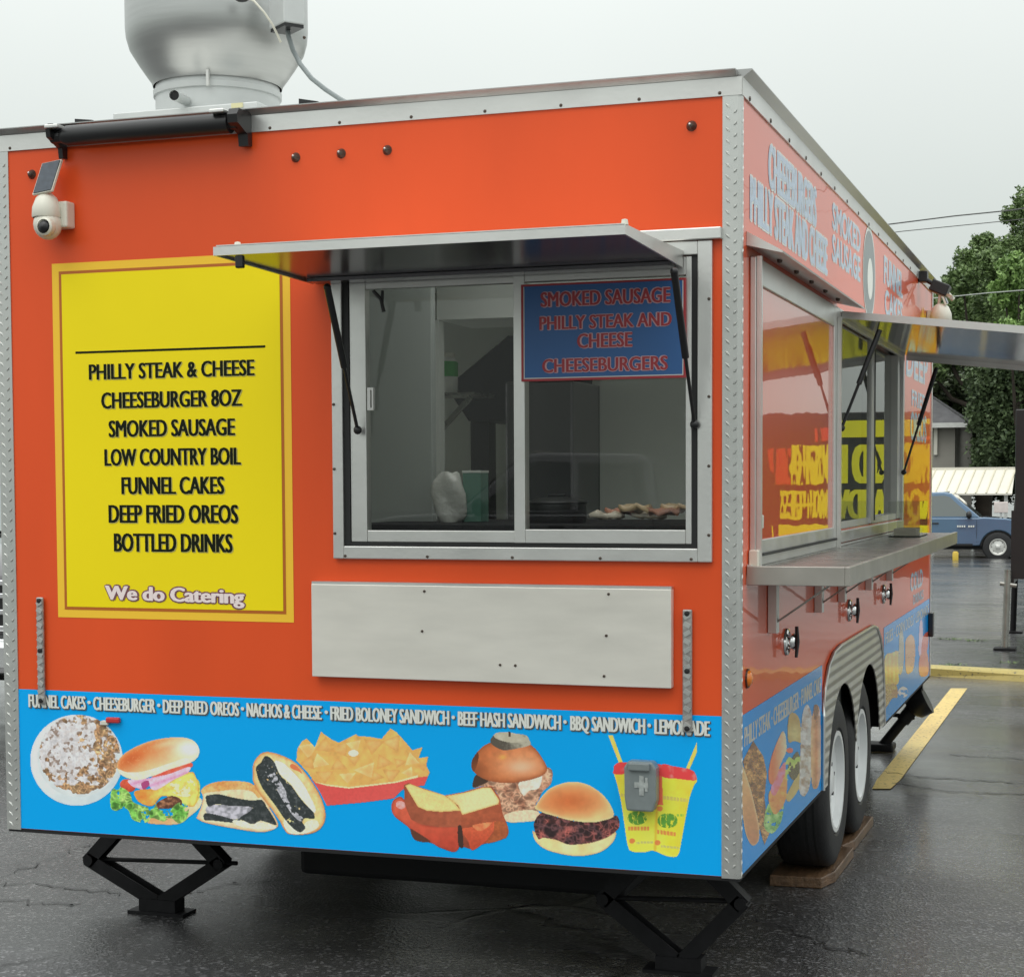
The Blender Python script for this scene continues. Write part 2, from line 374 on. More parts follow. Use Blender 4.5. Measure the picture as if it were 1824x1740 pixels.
# ------------------------------------------------------------------ printed pictures (flat vinyl prints: coloured cells on a thin sheet)
def vnoise(X, Y, s, seed, oct=3):
    r = np.zeros(X.shape); amp = 1.0; tot = 0
    for o in range(oct):
        rs = np.random.RandomState(seed * 31 + o); T = rs.rand(64, 64)
        gx, gy = X / s + 100, Y / s + 100; ix, iy = np.floor(gx).astype(int), np.floor(gy).astype(int)
        fx, fy = gx - ix, gy - iy; fx = fx * fx * (3 - 2 * fx); fy = fy * fy * (3 - 2 * fy)
        a = T[ix % 64, iy % 64]; b = T[(ix + 1) % 64, iy % 64]; c = T[ix % 64, (iy + 1) % 64]; d = T[(ix + 1) % 64, (iy + 1) % 64]
        r += amp * ((a * (1 - fx) + b * fx) * (1 - fy) + (c * (1 - fx) + d * fx) * fy); tot += amp; amp *= 0.5; s *= 0.5
    return r / tot
class Art:
    """a picture painted cell by cell; coordinates are those of an enlarged crop (origin ox, oy in the photo, scale sc)"""
    def __init__(s, ox, oy, sc, x0, y0, x1, y1, step):
        s.ox, s.oy, s.sc, s.st = ox, oy, sc, step
        s.nx, s.ny = int((x1 - x0) / step), int((y1 - y0) / step)
        s.gx = x0 + np.arange(s.nx + 1) * step; s.gy = y0 + np.arange(s.ny + 1) * step
        s.X, s.Y = np.meshgrid(s.gx, s.gy)
        s.c = np.zeros(s.X.shape + (3,)); s.a = np.zeros(s.X.shape, bool)
    def poly(s, pts, sm=True): return pip(s.X, s.Y, spline(pts) if sm else pts)
    def ell(s, cx, cy, rx, ry, ang=0):
        t = R(ang); dx, dy = s.X - cx, s.Y - cy
        return ((dx * math.cos(t) + dy * math.sin(t)) / rx) ** 2 + ((-dx * math.sin(t) + dy * math.cos(t)) / ry) ** 2 < 1
    def n(s, sc, seed, o=3): return vnoise(s.X, s.Y, sc, seed, o)
    def strands(s, sc, seed):                # thin curved bright strands, 0..1
        q = np.zeros(s.X.shape)
        for k in range(3):
            n_ = vnoise(s.X + 37 * k, s.Y * (1.0 + .3 * k), sc, seed + 5 * k, 2); q = np.maximum(q, 1 - np.clip(np.abs(n_ - .5 + .04 * k) * 11, 0, 1))
        return q
    def blur(s, m_, r):
        q = m_.astype(float); k = max(1, int(r / s.st))
        for _ in range(2):
            for ax in (0, 1):
                c = np.cumsum(np.pad(q, [(k + 1, k) if i == ax else (0, 0) for i in (0, 1)], mode='edge'), axis=ax)
                n_ = q.shape[ax]
                q = (np.take(c, np.arange(2 * k + 1, 2 * k + 1 + n_), axis=ax) - np.take(c, np.arange(n_), axis=ax)) / (2 * k + 1)
        return q
    def put(s, m_, col, col2=None, f=None, jit=0.0, jsc=20, seed=1, rim=None, rimw=20, opaque=True):
        """fill mask with col, optionally blended to col2 by field f, noise jitter, and a different tone near the rim"""
        C = np.broadcast_to(np.array(col, float), s.c.shape).copy()
        if col2 is not None: C += (np.array(col2, float) - C) * np.clip(f, 0, 1)[..., None]
        if rim is not None:
            e = np.clip((1 - s.blur(m_, rimw)) * 2, 0, 1)[..., None]; C += (np.array(rim, float) - C) * e * 0.9
        if jit: C *= (1 + jit * (s.n(jsc, seed) * 2 - 1) * 2)[..., None]
        s.c[m_] = C[m_]
        if opaque: s.a |= m_
        return m_
    def tint(s, m_, f, col):                 # soft blend of a colour into the masked part, f in 0..1
        f = np.clip(f, 0, 1)[..., None]; q = s.c * (1 - f) + np.array(col, float) * f; s.c[m_] = q[m_]
    def soft(s, cx, cy, rx, ry, ang=0, p=1.5):
        t = R(ang); dx, dy = s.X - cx, s.Y - cy
        d = ((dx * math.cos(t) + dy * math.sin(t)) / rx) ** 2 + ((-dx * math.sin(t) + dy * math.cos(t)) / ry) ** 2
        return np.exp(-d * p)
    def shade(s, m_, f):                     # tone inside the print
        s.c[m_] *= f[m_][..., None]
    def build(s, name, material, parent, P, k=0.74):
        f = s.a[:-1, :-1] & s.a[1:, :-1] & s.a[:-1, 1:] & s.a[1:, 1:]
        # a thin pale cut-out edge, as on the vinyl
        idx = -np.ones(s.a.shape, int); use = np.zeros(s.a.shape, bool)
        use[:-1, :-1] |= f; use[1:, :-1] |= f; use[:-1, 1:] |= f; use[1:, 1:] |= f
        idx[use] = np.arange(use.sum())
        px, py = s.ox + s.X[use] / s.sc, s.oy + s.Y[use] / s.sc
        V = P(px, py)
        org = np.array(worg(parent)); V = V - org
        j, i = np.nonzero(f)
        F = np.stack([idx[j, i], idx[j + 1, i], idx[j + 1, i + 1], idx[j, i + 1]], 1)
        me = bpy.data.meshes.new(name); me.vertices.add(len(V)); me.vertices.foreach_set('co', V.ravel().astype(np.float32))
        me.loops.add(F.size); me.loops.foreach_set('vertex_index', F.ravel().astype(np.int32))
        me.polygons.add(len(F)); me.polygons.foreach_set('loop_start', (np.arange(len(F)) * 4).astype(np.int32))
        me.update(calc_edges=True)
        c = np.clip(s.c[use], 0, 255) / 255.0
        lin = np.where(c <= 0.04045, c / 12.92, ((c + 0.055) / 1.055) ** 2.4) / k
        ca = me.color_attributes.new('print', 'FLOAT_COLOR', 'POINT')
        ca.data.foreach_set('color', np.concatenate([np.clip(lin, 0, 0.95), np.ones((len(lin), 1))], 1).ravel().astype(np.float32))
        me.materials.append(material)
        o = bpy.data.objects.new(name, me); COL.objects.link(o); o.parent = parent; ORG[o.name] = tuple(org); return o

def planeF(y):
    def P(px, py):
        d = CF[None] + ((px - CX) / FL)[:, None] * CR[None] - ((py - CY) / FL)[:, None] * CU[None]
        t = (0.0 - CC[1]) / d[:, 1]; q = CC[None] + t[:, None] * d; q[:, 1] = y; return q
    return P
def planeS(x):
    def P(px, py):
        d = CF[None] + ((px - CX) / FL)[:, None] * CR[None] - ((py - CY) / FL)[:, None] * CU[None]
        t = (W - CC[0]) / d[:, 0]; q = CC[None] + t[:, None] * d; q[:, 0] = x; return q
    return P

def art_funnel(parent):
    A = Art(40, 1240, 5.365, 60, 150, 990, 1060, 5)
    A.put(A.ell(520, 608, 445, 437), (222, 228, 228), (188, 200, 204), (A.X + A.Y - 700) / 1500, jit=0.02, jsc=60, rim=(200, 210, 214), rimw=16)
    A.put(A.ell(540, 585, 395, 375), (206, 212, 212), jit=0.03, jsc=80)
    cake = A.ell(548, 555, 385, 380) & (A.n(70, 5) + (1 - np.hypot((A.X - 548) / 385, (A.Y - 555) / 380)) * 2.2 > 0.42)
    A.put(cake, (204, 166, 122), (150, 110, 80), A.n(45, 6) * 1.6 - 0.4, jit=0.16, jsc=22, seed=7)
    rope = A.strands(60, 8)                      # strands of batter
    A.shade(cake, 0.72 + 0.42 * rope)
    sug = cake & (A.n(60, 9, 3) + 0.30 * np.clip(1 - np.hypot((A.X - 430) / 330, (A.Y - 520) / 330), 0, 1) > 0.44) & ((A.X < 720) | (A.n(36, 10) > 0.56)) & (A.Y < 850)
    A.put(sug, (228, 226, 228), (196, 192, 194), A.n(35, 11) * 1.4 - 0.2, jit=0.06, jsc=14)
    A.put(sug & (A.n(34, 12, 2) > 0.66), (120, 100, 88), (170, 150, 140), A.n(20, 13))
    A.tint(sug, A.n(26, 15) * 1.6 - 0.7, (196, 184, 178))
    return A.build('food_print', M['print'], parent, planeF(-0.0016))
def art_burger(parent):
    A = Art(40, 1240, 5.365, 830, 380, 1720, 1225, 5)
    A.put(A.poly([(1190, 1200), (1250, 1120), (1450, 1130), (1690, 970), (1708, 1050), (1600, 1150), (1500, 1218), (1300, 1222)]), (226, 168, 116), (240, 215, 175), (A.X - 1350) / 350, jit=0.05)
    A.put(A.poly([(1560, 760), (1680, 790), (1705, 900), (1680, 1000), (1600, 1030)]), (150, 190, 90), (225, 215, 110), A.n(40, 3), jit=0.15)
    A.put(A.ell(1010, 850, 80, 62, 20), (216, 92, 64), (180, 60, 45), (A.Y - 830) / 90, jit=0.06)
    A.put(A.poly([(1080, 900), (1300, 860), (1590, 720), (1660, 760), (1690, 900), (1640, 1050), (1500, 1010), (1350, 950), (1250, 1045), (1150, 1030), (1090, 980)]),
          (236, 140, 62), (246, 216, 110), (A.X - 1150) / 260 + A.n(50, 4) * 0.5 - 0.2, jit=0.10, jsc=40, rim=(214, 150, 60), rimw=14)
    A.put(A.a & A.poly([(1390, 850), (1560, 780), (1650, 830), (1600, 950), (1480, 940)]) & (A.n(28, 14) > 0.5), (250, 240, 180))
    A.put(A.poly([(1290, 1010), (1420, 950), (1520, 985), (1500, 1055), (1300, 1070)]), (88, 52, 38), (200, 140, 100), A.n(25, 5) * 1.8 - 0.7)
    A.put(A.poly([(1250, 760), (1450, 680), (1612, 628), (1608, 690), (1400, 760), (1200, 815)]), (222, 74, 58), (236, 130, 100), A.n(40, 6) - 0.1)
    A.put(A.poly([(1015, 800), (1200, 780), (1400, 740), (1592, 672), (1592, 722), (1440, 800), (1300, 885), (1240, 885), (1205, 850), (1160, 890), (1060, 860)]),
          (214, 150, 188), (240, 196, 214), np.abs(np.sin((A.X * 0.35 + A.Y) / 24)), jit=0.06)
    A.put(A.poly([(1140, 830), (1200, 800), (1215, 850), (1160, 890)]), (170, 70, 120))
    bun = A.poly([(905, 645), (955, 560), (1060, 490), (1200, 430), (1360, 395), (1530, 388), (1640, 420), (1692, 490), (1690, 560), (1650, 612), (1560, 650), (1400, 700), (1250, 760), (1120, 795), (1000, 780), (925, 730)])
    A.put(bun, (218, 122, 66), (238, 200, 150), (A.X - 1080) / 420 + (A.Y - 560) / 260, jit=0.03, jsc=60, rim=(232, 190, 140), rimw=22)
    A.tint(bun, A.soft(1600, 500, 190, 120, 10), (234, 242, 228))
    A.tint(bun, A.soft(1380, 450, 160, 40, -12) * .6, (244, 214, 170))
    A.put(bun & A.poly([(910, 690), (1000, 720), (1120, 720), (1280, 680), (1640, 560), (1650, 612), (1400, 700), (1250, 760), (1120, 795), (1000, 780), (925, 730)]), (240, 226, 186), (246, 236, 210), A.n(50, 8), jit=0.04)
    A.tint(bun, A.soft(1060, 590, 130, 60, -25) * .9, (204, 98, 48))
    A.tint(bun, (A.n(16, 31) - .6) * 1.2, (246, 210, 160))
    let = A.poly([(850, 905), (930, 862), (1030, 920), (1060, 1000), (1150, 1040), (1250, 1060), (1275, 1010), (1300, 1070), (1400, 1085), (1500, 1012), (1590, 1050), (1572, 1170), (1500, 1212), (1420, 1160), (1350, 1192), (1240, 1160), (1190, 1205), (1060, 1182), (1010, 1085), (960, 1070), (900, 1092), (845, 1062)]) & (A.n(46, 21) > 0.28)
    A.put(let, (90, 160, 62), (176, 216, 118), A.n(80, 9, 2) * 1.9 - 0.5, jit=0.06, jsc=24, rim=(170, 218, 120), rimw=12)
    A.shade(let, 0.72 + 0.42 * A.strands(80, 10) + 0.3 * (A.n(30, 40) - .5))
    return A.build('food_print', M['print'], parent, planeF(-0.0020))
def art_cookies(parent):
    A = Art(340, 1280, 7.015, 50, 395, 1710, 1455, 7)
    dark = (44, 50, 50)
    lo = A.put(A.poly([(80, 1210), (130, 1090), (150, 970), (128, 890), (220, 812), (400, 772), (650, 775), (780, 812), (880, 930), (1000, 1120), (1095, 1300), (1060, 1370), (930, 1412), (800, 1410), (500, 1362), (200, 1302), (78, 1245)]),
               (240, 226, 196), (224, 196, 150), A.n(120, 3), jit=0.05, jsc=40, rim=(206, 150, 100), rimw=26)
    A.put(lo & A.poly([(120, 900), (220, 810), (400, 770), (660, 772), (800, 815), (880, 930), (850, 990), (760, 900), (560, 880), (360, 900), (200, 920), (130, 950)]), (222, 150, 84), (232, 184, 120), A.n(90, 4) * 1.5 - 0.2, jit=0.08)
    A.put(lo & A.poly([(230, 1080), (500, 1075), (760, 1090), (740, 1180), (560, 1250), (330, 1200), (200, 1170)]), (198, 194, 204), (120, 120, 126), A.n(40, 5, 3) * 2 - 0.7)
    A.put(lo & A.poly([(190, 970), (260, 945), (360, 940), (560, 985), (760, 1015), (890, 1010), (940, 1100), (800, 1110), (700, 1090), (500, 1085), (330, 1062), (225, 1092)]), dark, (92, 94, 96), A.n(30, 6) * 1.8 - 0.9)
    A.put(lo & A.poly([(178, 1180), (330, 1195), (560, 1255), (640, 1210), (720, 1165), (830, 1075), (935, 1080), (1075, 1312), (960, 1290), (870, 1270), (770, 1312), (640, 1262), (520, 1292), (300, 1270), (178, 1262)]), dark, (96, 98, 100), A.n(30, 7) * 1.8 - 0.8)
    A.put(lo & A.poly([(540, 1262), (700, 1285), (760, 1330), (860, 1290), (1040, 1330), (1060, 1370), (800, 1370), (560, 1320)]) , (238, 226, 200), jit=0.06)
    ro = A.put(A.poly([(772, 720), (782, 560), (850, 450), (940, 408), (1080, 430), (1250, 500), (1380, 600), (1520, 780), (1620, 950), (1680, 1120), (1682, 1270), (1600, 1392), (1450, 1442), (1250, 1442), (1180, 1400), (1100, 1260), (960, 1060), (860, 930), (782, 790)]),
               (236, 190, 120), (240, 214, 160), A.n(100, 8), jit=0.06, jsc=40, rim=(190, 116, 62), rimw=30)
    A.put(ro & A.poly([(1050, 530), (1150, 545), (1260, 640), (1400, 800), (1490, 960), (1560, 1110), (1540, 1170), (1450, 1070), (1350, 950), (1250, 810), (1120, 690)]), (234, 236, 208), jit=0.03)
    A.put(ro & A.poly([(1180, 1250), (1300, 1370), (1380, 1410), (1440, 1290), (1560, 1260), (1600, 1340), (1450, 1425), (1250, 1430), (1170, 1340)]), (238, 226, 196), jit=0.05)
    A.put(ro & A.poly([(1260, 560), (1330, 590), (1400, 680), (1340, 650), (1250, 610)]), (222, 120, 76))
    dk = A.poly([(940, 460), (1040, 530), (1120, 700), (1250, 820), (1350, 960), (1450, 1080), (1540, 1170), (1540, 1245), (1430, 1240), (1400, 1290), (1435, 1360), (1370, 1412), (1280, 1362), (1170, 1240), (1060, 1080), (960, 950), (880, 830), (832, 700), (820, 600), (880, 540)])
    A.put(ro & dk & (A.n(40, 16) > 0.18), dark, (84, 88, 90), A.n(34, 9) * 1.6 - 0.8)
    cr_ = dk & A.poly([(930, 590), (1010, 620), (1180, 880), (1210, 1000), (1330, 1170), (1405, 1235), (1370, 1275), (1270, 1190), (1150, 1010), (1050, 830), (950, 690)]) & (A.n(44, 11, 3) > 0.46)
    A.tint(ro & dk, (A.n(22, 33, 2) - .62) * 2.5, (120, 122, 124))
    A.put(cr_, (206, 204, 210), (140, 140, 146), A.n(24, 12) * 1.5 - 0.3)
    return A.build('food_print', M['print'], parent, planeF(-0.0024))
def art_nachos(parent):
    A = Art(500, 1280, 6.08, 160, 85, 1640, 950, 6)
    base = A.put(A.poly([(170, 450), (180, 320), (230, 240), (285, 205), (310, 230), (372, 298), (440, 128), (480, 165), (560, 220), (630, 252), (720, 210), (820, 160), (850, 185), (960, 188), (1092, 212), (1190, 98), (1260, 140), (1370, 262), (1430, 335), (1545, 298), (1500, 420), (1605, 402), (1582, 500), (1622, 580), (1600, 625), (1500, 645), (1270, 680), (1000, 720), (740, 750), (500, 725), (380, 700), (300, 590)], False),
                 (226, 174, 96), jit=0.06, jsc=70)
    rs = random.Random(4)
    chips = [((300, 330), 150), ((480, 300), 150), ((660, 330), 130), ((800, 290), 120), ((1000, 280), 130), ((1220, 250), 150), ((420, 470), 120), ((620, 500), 120), ((800, 430), 100), ((930, 560), 140),
             ((1120, 470), 130), ((1280, 470), 90), ((1420, 450), 110), ((1540, 520), 80), ((480, 620), 130), ((720, 630), 110), ((1040, 620), 110), ((1200, 600), 120), ((1380, 580), 90), ((300, 480), 110)]
    for i, ((cx, cy), r) in enumerate(chips):
        a0 = rs.uniform(0, 6.28); pts = [(cx + r * rs.uniform(.75, 1.1) * math.cos(a0 + k * 2.1), cy + r * 0.8 * rs.uniform(.75, 1.1) * math.sin(a0 + k * 2.1)) for k in range(3)]
        mk = A.poly(pts, False) & base; t = rs.uniform(0.0, 1.0)
        A.put(mk, (238 - 14 * t, 194 - 26 * t, 118 - 26 * t), (250, 214, 148), (A.Y - cy + r) / (2.4 * r) if i % 2 else (A.X - cx + r) / (2.6 * r), jit=0.04, jsc=30, seed=i, rim=(214, 158, 86) if i % 3 else (240, 204, 140), rimw=26)
        A.tint(mk, A.soft(cx + r * .2, cy + r * .25, r * .7, r * .5, 30 * i) * .45, (206, 150, 84))
    A.put(base & A.ell(790, 370, 55, 35), (240, 232, 200))
    tray = A.put(A.poly([(300, 600), (380, 690), (500, 718), (740, 745), (1000, 715), (1250, 685), (1490, 630), (1602, 620), (1560, 722), (1350, 745), (1225, 862), (900, 905), (500, 940), (430, 800)], False), (212, 78, 74), (222, 92, 86), A.n(200, 3), jit=0.02)
    A.put(A.poly([(370, 680), (500, 705), (740, 735), (1000, 705), (1250, 675), (1490, 605), (1490, 632), (1250, 690), (1000, 722), (740, 752), (500, 722)], False), (246, 214, 160))
    return A.build('food_print', M['print'], parent, planeF(-0.0020))
def art_hash(parent):
    A = Art(680, 1290, 5.7, 890, 60, 1745, 1000, 5.5)
    meat = A.put(A.poly([(930, 640), (940, 540), (1000, 500), (1300, 560), (1500, 540), (1640, 500), (1680, 430), (1735, 470), (1722, 600), (1640, 680), (1600, 760), (1570, 830), (1625, 960), (1450, 988), (1270, 985), (1200, 850), (1190, 740), (1130, 660), (1020, 630)]),
                 (220, 170, 138), (158, 104, 80), A.n(60, 3, 3) * 2 - 0.75, jit=0.07, jsc=24)
    A.shade(meat, 0.72 + 0.36 * A.strands(80, 4))
    A.put(A.poly([(1235, 930), (1350, 880), (1550, 870), (1628, 950), (1450, 990), (1270, 985)]), (236, 204, 170), jit=0.05)
    A.put(A.poly([(1390, 600), (1500, 550), (1625, 505), (1600, 640), (1500, 670), (1440, 720)]), (236, 226, 208), (210, 190, 168), A.n(30, 6) * 1.4 - 0.4)
    A.put(A.poly([(925, 640), (935, 540), (980, 500), (1080, 570), (1020, 610)]), (70, 52, 42))
    bun = A.put(A.poly([(912, 440), (920, 350), (1000, 242), (1100, 182), (1250, 160), (1450, 170), (1560, 240), (1640, 350), (1682, 440), (1640, 512), (1500, 562), (1300, 592), (1100, 572), (960, 505)]),
                (196, 112, 66), (224, 156, 110), 1 - np.hypot((A.X - 1440) / 420, (A.Y - 400) / 240), jit=0.04, jsc=50, rim=(150, 82, 48), rimw=34)
    A.put(bun & A.ell(930, 400, 40, 130, 18), (90, 50, 32)); A.tint(bun, A.soft(1230, 330, 45, 30), (230, 164, 84)); A.tint(bun, A.soft(1420, 430, 170, 80), (232, 178, 142)); A.tint(bun, A.soft(980, 460, 120, 120) * .8, (140, 76, 44))
    A.put(A.poly([(1105, 185), (1130, 110), (1200, 80), (1450, 100), (1505, 160), (1510, 205), (1400, 238), (1230, 258)]), (86, 80, 70), (176, 170, 150), (A.X - 1250) / 200 + (A.n(30, 8) - 0.5))
    A.put(A.ell(1300, 128, 165, 52, 8), (196, 190, 170), (170, 162, 140), A.n(40, 9)); A.put(A.poly([(1285, 70), (1310, 70), (1312, 125), (1292, 125)], False), (70, 50, 40))
    return A.build('food_print', M['print'], parent, planeF(-0.0016))
def art_bologna(parent):
    A = Art(680, 1290, 5.7, 85, 580, 1290, 1300, 5.5)
    A.put(A.poly([(98, 830), (130, 752), (215, 738), (300, 900), (420, 1010), (600, 1030), (805, 1040), (770, 1282), (600, 1252), (500, 1200), (340, 1172), (280, 1052), (130, 930)]), (206, 92, 66), (186, 70, 50), (A.Y - 950) / 250, jit=0.05, jsc=60, rim=(150, 60, 44), rimw=18)
    A.put(A.ell(195, 815, 50, 40, 20), (222, 190, 190), (210, 110, 90), A.n(25, 2)); A.put(A.poly([(290, 1060), (360, 1090), (500, 1190), (340, 1172)]), (92, 54, 40))
    A.put(A.poly([(640, 715), (830, 680), (1000, 630), (1120, 622), (1200, 735), (1232, 900), (1275, 1000), (1272, 1150), (1040, 1212), (900, 1262), (830, 1240), (800, 1040)], False), (172, 88, 58), (140, 66, 44), (A.Y - 900) / 320, jit=0.07, jsc=40)
    A.put(A.poly([(815, 1060), (1000, 1032), (1175, 980), (1130, 1090), (1040, 1200), (920, 1276), (880, 1180)]), (206, 94, 62), (186, 72, 46), (A.Y - 1050) / 200, jit=0.05)
    A.put(A.poly([(930, 1020), (1120, 990), (1040, 1065), (980, 1075)]), (234, 170, 110), (206, 94, 62), A.n(30, 5))
    A.put(A.poly([(1150, 985), (1270, 1000), (1272, 1140), (1060, 1205), (1140, 1090)]), (184, 100, 58), (150, 76, 46), A.n(60, 6), jit=0.06)
    A.put(A.poly([(225, 612), (270, 588), (420, 640), (640, 712), (760, 800), (812, 870), (805, 1042), (600, 1042), (400, 1012), (300, 960), (235, 800)], False), (150, 78, 54), (170, 90, 62), (A.X - 250) / 500, jit=0.06, jsc=40)
    A.put(A.poly([(240, 618), (290, 600), (420, 650), (640, 715), (740, 790), (805, 872), (600, 884), (460, 872), (370, 834)], False), (236, 218, 146), (228, 200, 128), A.n(120, 4), jit=0.03, jsc=14, rim=(214, 176, 104), rimw=12)
    A.put(A.poly([(655, 722), (840, 690), (1020, 640), (1110, 636), (1192, 760), (1190, 805), (1000, 862), (820, 915), (780, 822)], False), (238, 218, 160), (226, 190, 120), (860 - A.X) / 300, jit=0.03, jsc=14, rim=(218, 180, 110), rimw=12)
    A.put(A.poly([(775, 1040), (815, 1040), (832, 1240), (782, 1222)]), (64, 44, 36))
    return A.build('food_print', M['print'], parent, planeF(-0.0024))
def art_bbq(parent):
    A = Art(930, 1370, 5.211, 90, 95, 925, 815, 5)
    A.put(A.poly([(98, 560), (150, 600), (300, 640), (430, 680), (620, 670), (780, 620), (872, 575), (850, 670), (740, 762), (570, 802), (400, 792), (220, 742), (122, 662)]), (240, 226, 172), (232, 200, 130), A.n(140, 3) * 1.3 - 0.2, jit=0.03, jsc=50, rim=(206, 176, 126), rimw=18)
    meat = A.put(A.poly([(108, 500), (190, 395), (330, 440), (480, 475), (640, 480), (760, 462), (880, 425), (908, 520), (862, 582), (760, 642), (620, 682), (440, 695), (320, 652), (200, 632), (150, 642)]), (70, 48, 50), (150, 80, 72), A.n(60, 4, 3) * 2.0 - 0.75, jit=0.10, jsc=24)
    A.shade(meat, 0.66 + 0.75 * A.strands(70, 5))
    bun = A.put(A.poly([(125, 335), (230, 195), (350, 132), (480, 110), (620, 140), (752, 230), (832, 340), (852, 432), (762, 470), (640, 490), (450, 470), (300, 430), (150, 382)]),
                (206, 112, 62), (240, 192, 130), np.hypot((A.X - 440) / 420, (A.Y - 290) / 190) ** 1.6, jit=0.03, jsc=70, rim=(238, 204, 150), rimw=22)
    return A.build('food_print', M['print'], parent, planeF(-0.0020))
def art_cups(parent):
    A = Art(1070, 1290, 6.96, 60, 125, 1200, 1660, 7)
    for pts in ([(90, 130), (155, 130), (288, 495), (230, 495)], [(1208, 172), (1272, 172), (1098, 575), (1040, 575)]):
        A.put(A.poly(pts, False), (224, 214, 92), (232, 226, 130), (A.X % 80) / 80)
    A.put(A.poly([(158, 590), (190, 600), (720, 610), (1190, 650), (1160, 760), (1110, 900), (1060, 1150), (1000, 1480), (978, 1590), (940, 1640), (860, 1640), (790, 1622), (650, 1565), (560, 1582), (400, 1578), (335, 1510), (290, 1230), (250, 960), (200, 740)]),
          (240, 212, 58), (236, 226, 92), A.n(300, 3) * 1.4 - 0.2, jit=0.02, jsc=60, rim=(250, 240, 170), rimw=12)
    A.tint(A.a, np.exp(-((A.X - (720 - (A.Y - 640) * .05)) / 16) ** 2) * (A.Y > 640) * .55, (196, 150, 40))
    A.tint(A.a, np.clip((A.X - 900) / 300, 0, 1) * .35 + np.clip((330 - A.X) / 120, 0, 1) * .3, (206, 160, 40))
    A.put(A.poly([(690, 520), (757, 520), (775, 1000), (700, 1000)], False), (224, 104, 76))
    A.put(A.poly([(158, 560), (180, 490), (300, 465), (745, 490), (750, 630), (700, 625), (330, 615), (165, 612)]), (224, 66, 68), (240, 130, 124), (A.n(70, 4) - 0.55) * 2)
    A.put(A.poly([(758, 490), (900, 510), (1130, 560), (1190, 640), (1165, 692), (960, 672), (760, 642)]), (224, 66, 68), (244, 170, 160), (A.n(80, 5) - 0.55) * 2)
    for (cx, cy, rx, ry, sd2) in ((455, 1155, 120, 85, 6), (830, 1190, 125, 92, 7)):
        A.put(A.ell(cx, cy, rx, ry) & (np.abs(np.sin(A.X / 22 + A.n(60, sd2) * 6)) > 0.22) & (A.n(40, sd2 + 20) > 0.22), (112, 170, 66), (70, 130, 44), A.n(40, sd2))
    for (x0, y0, x1, y1, c, sl) in ((340, 1265, 600, 1310, (226, 140, 70), 0.0), (700, 1300, 930, 1350, (226, 140, 70), 0.15), (440, 1450, 650, 1478, (196, 190, 110), -0.04), (750, 1492, 965, 1520, (196, 190, 110), 0.1), (775, 880, 1080, 925, (204, 188, 96), 0.12), (240, 850, 330, 890, (204, 188, 96), 0.1), (940, 1110, 1030, 1135, (150, 190, 70), 0)):
        A.put(A.a & (A.X > x0) & (A.X < x1) & (A.Y - sl * (A.X - x0) > y0) & (A.Y - sl * (A.X - x0) < y1) & (np.abs(np.sin(A.X / 13.0)) > 0.3), c)
    for (cx, cy) in ((390, 1440), (705, 1462), (735, 1040)):
        A.put(A.ell(cx, cy, 36, 32), (232, 130, 70))
    return A.build('food_print', M['print'], parent, planeF(-0.0016))
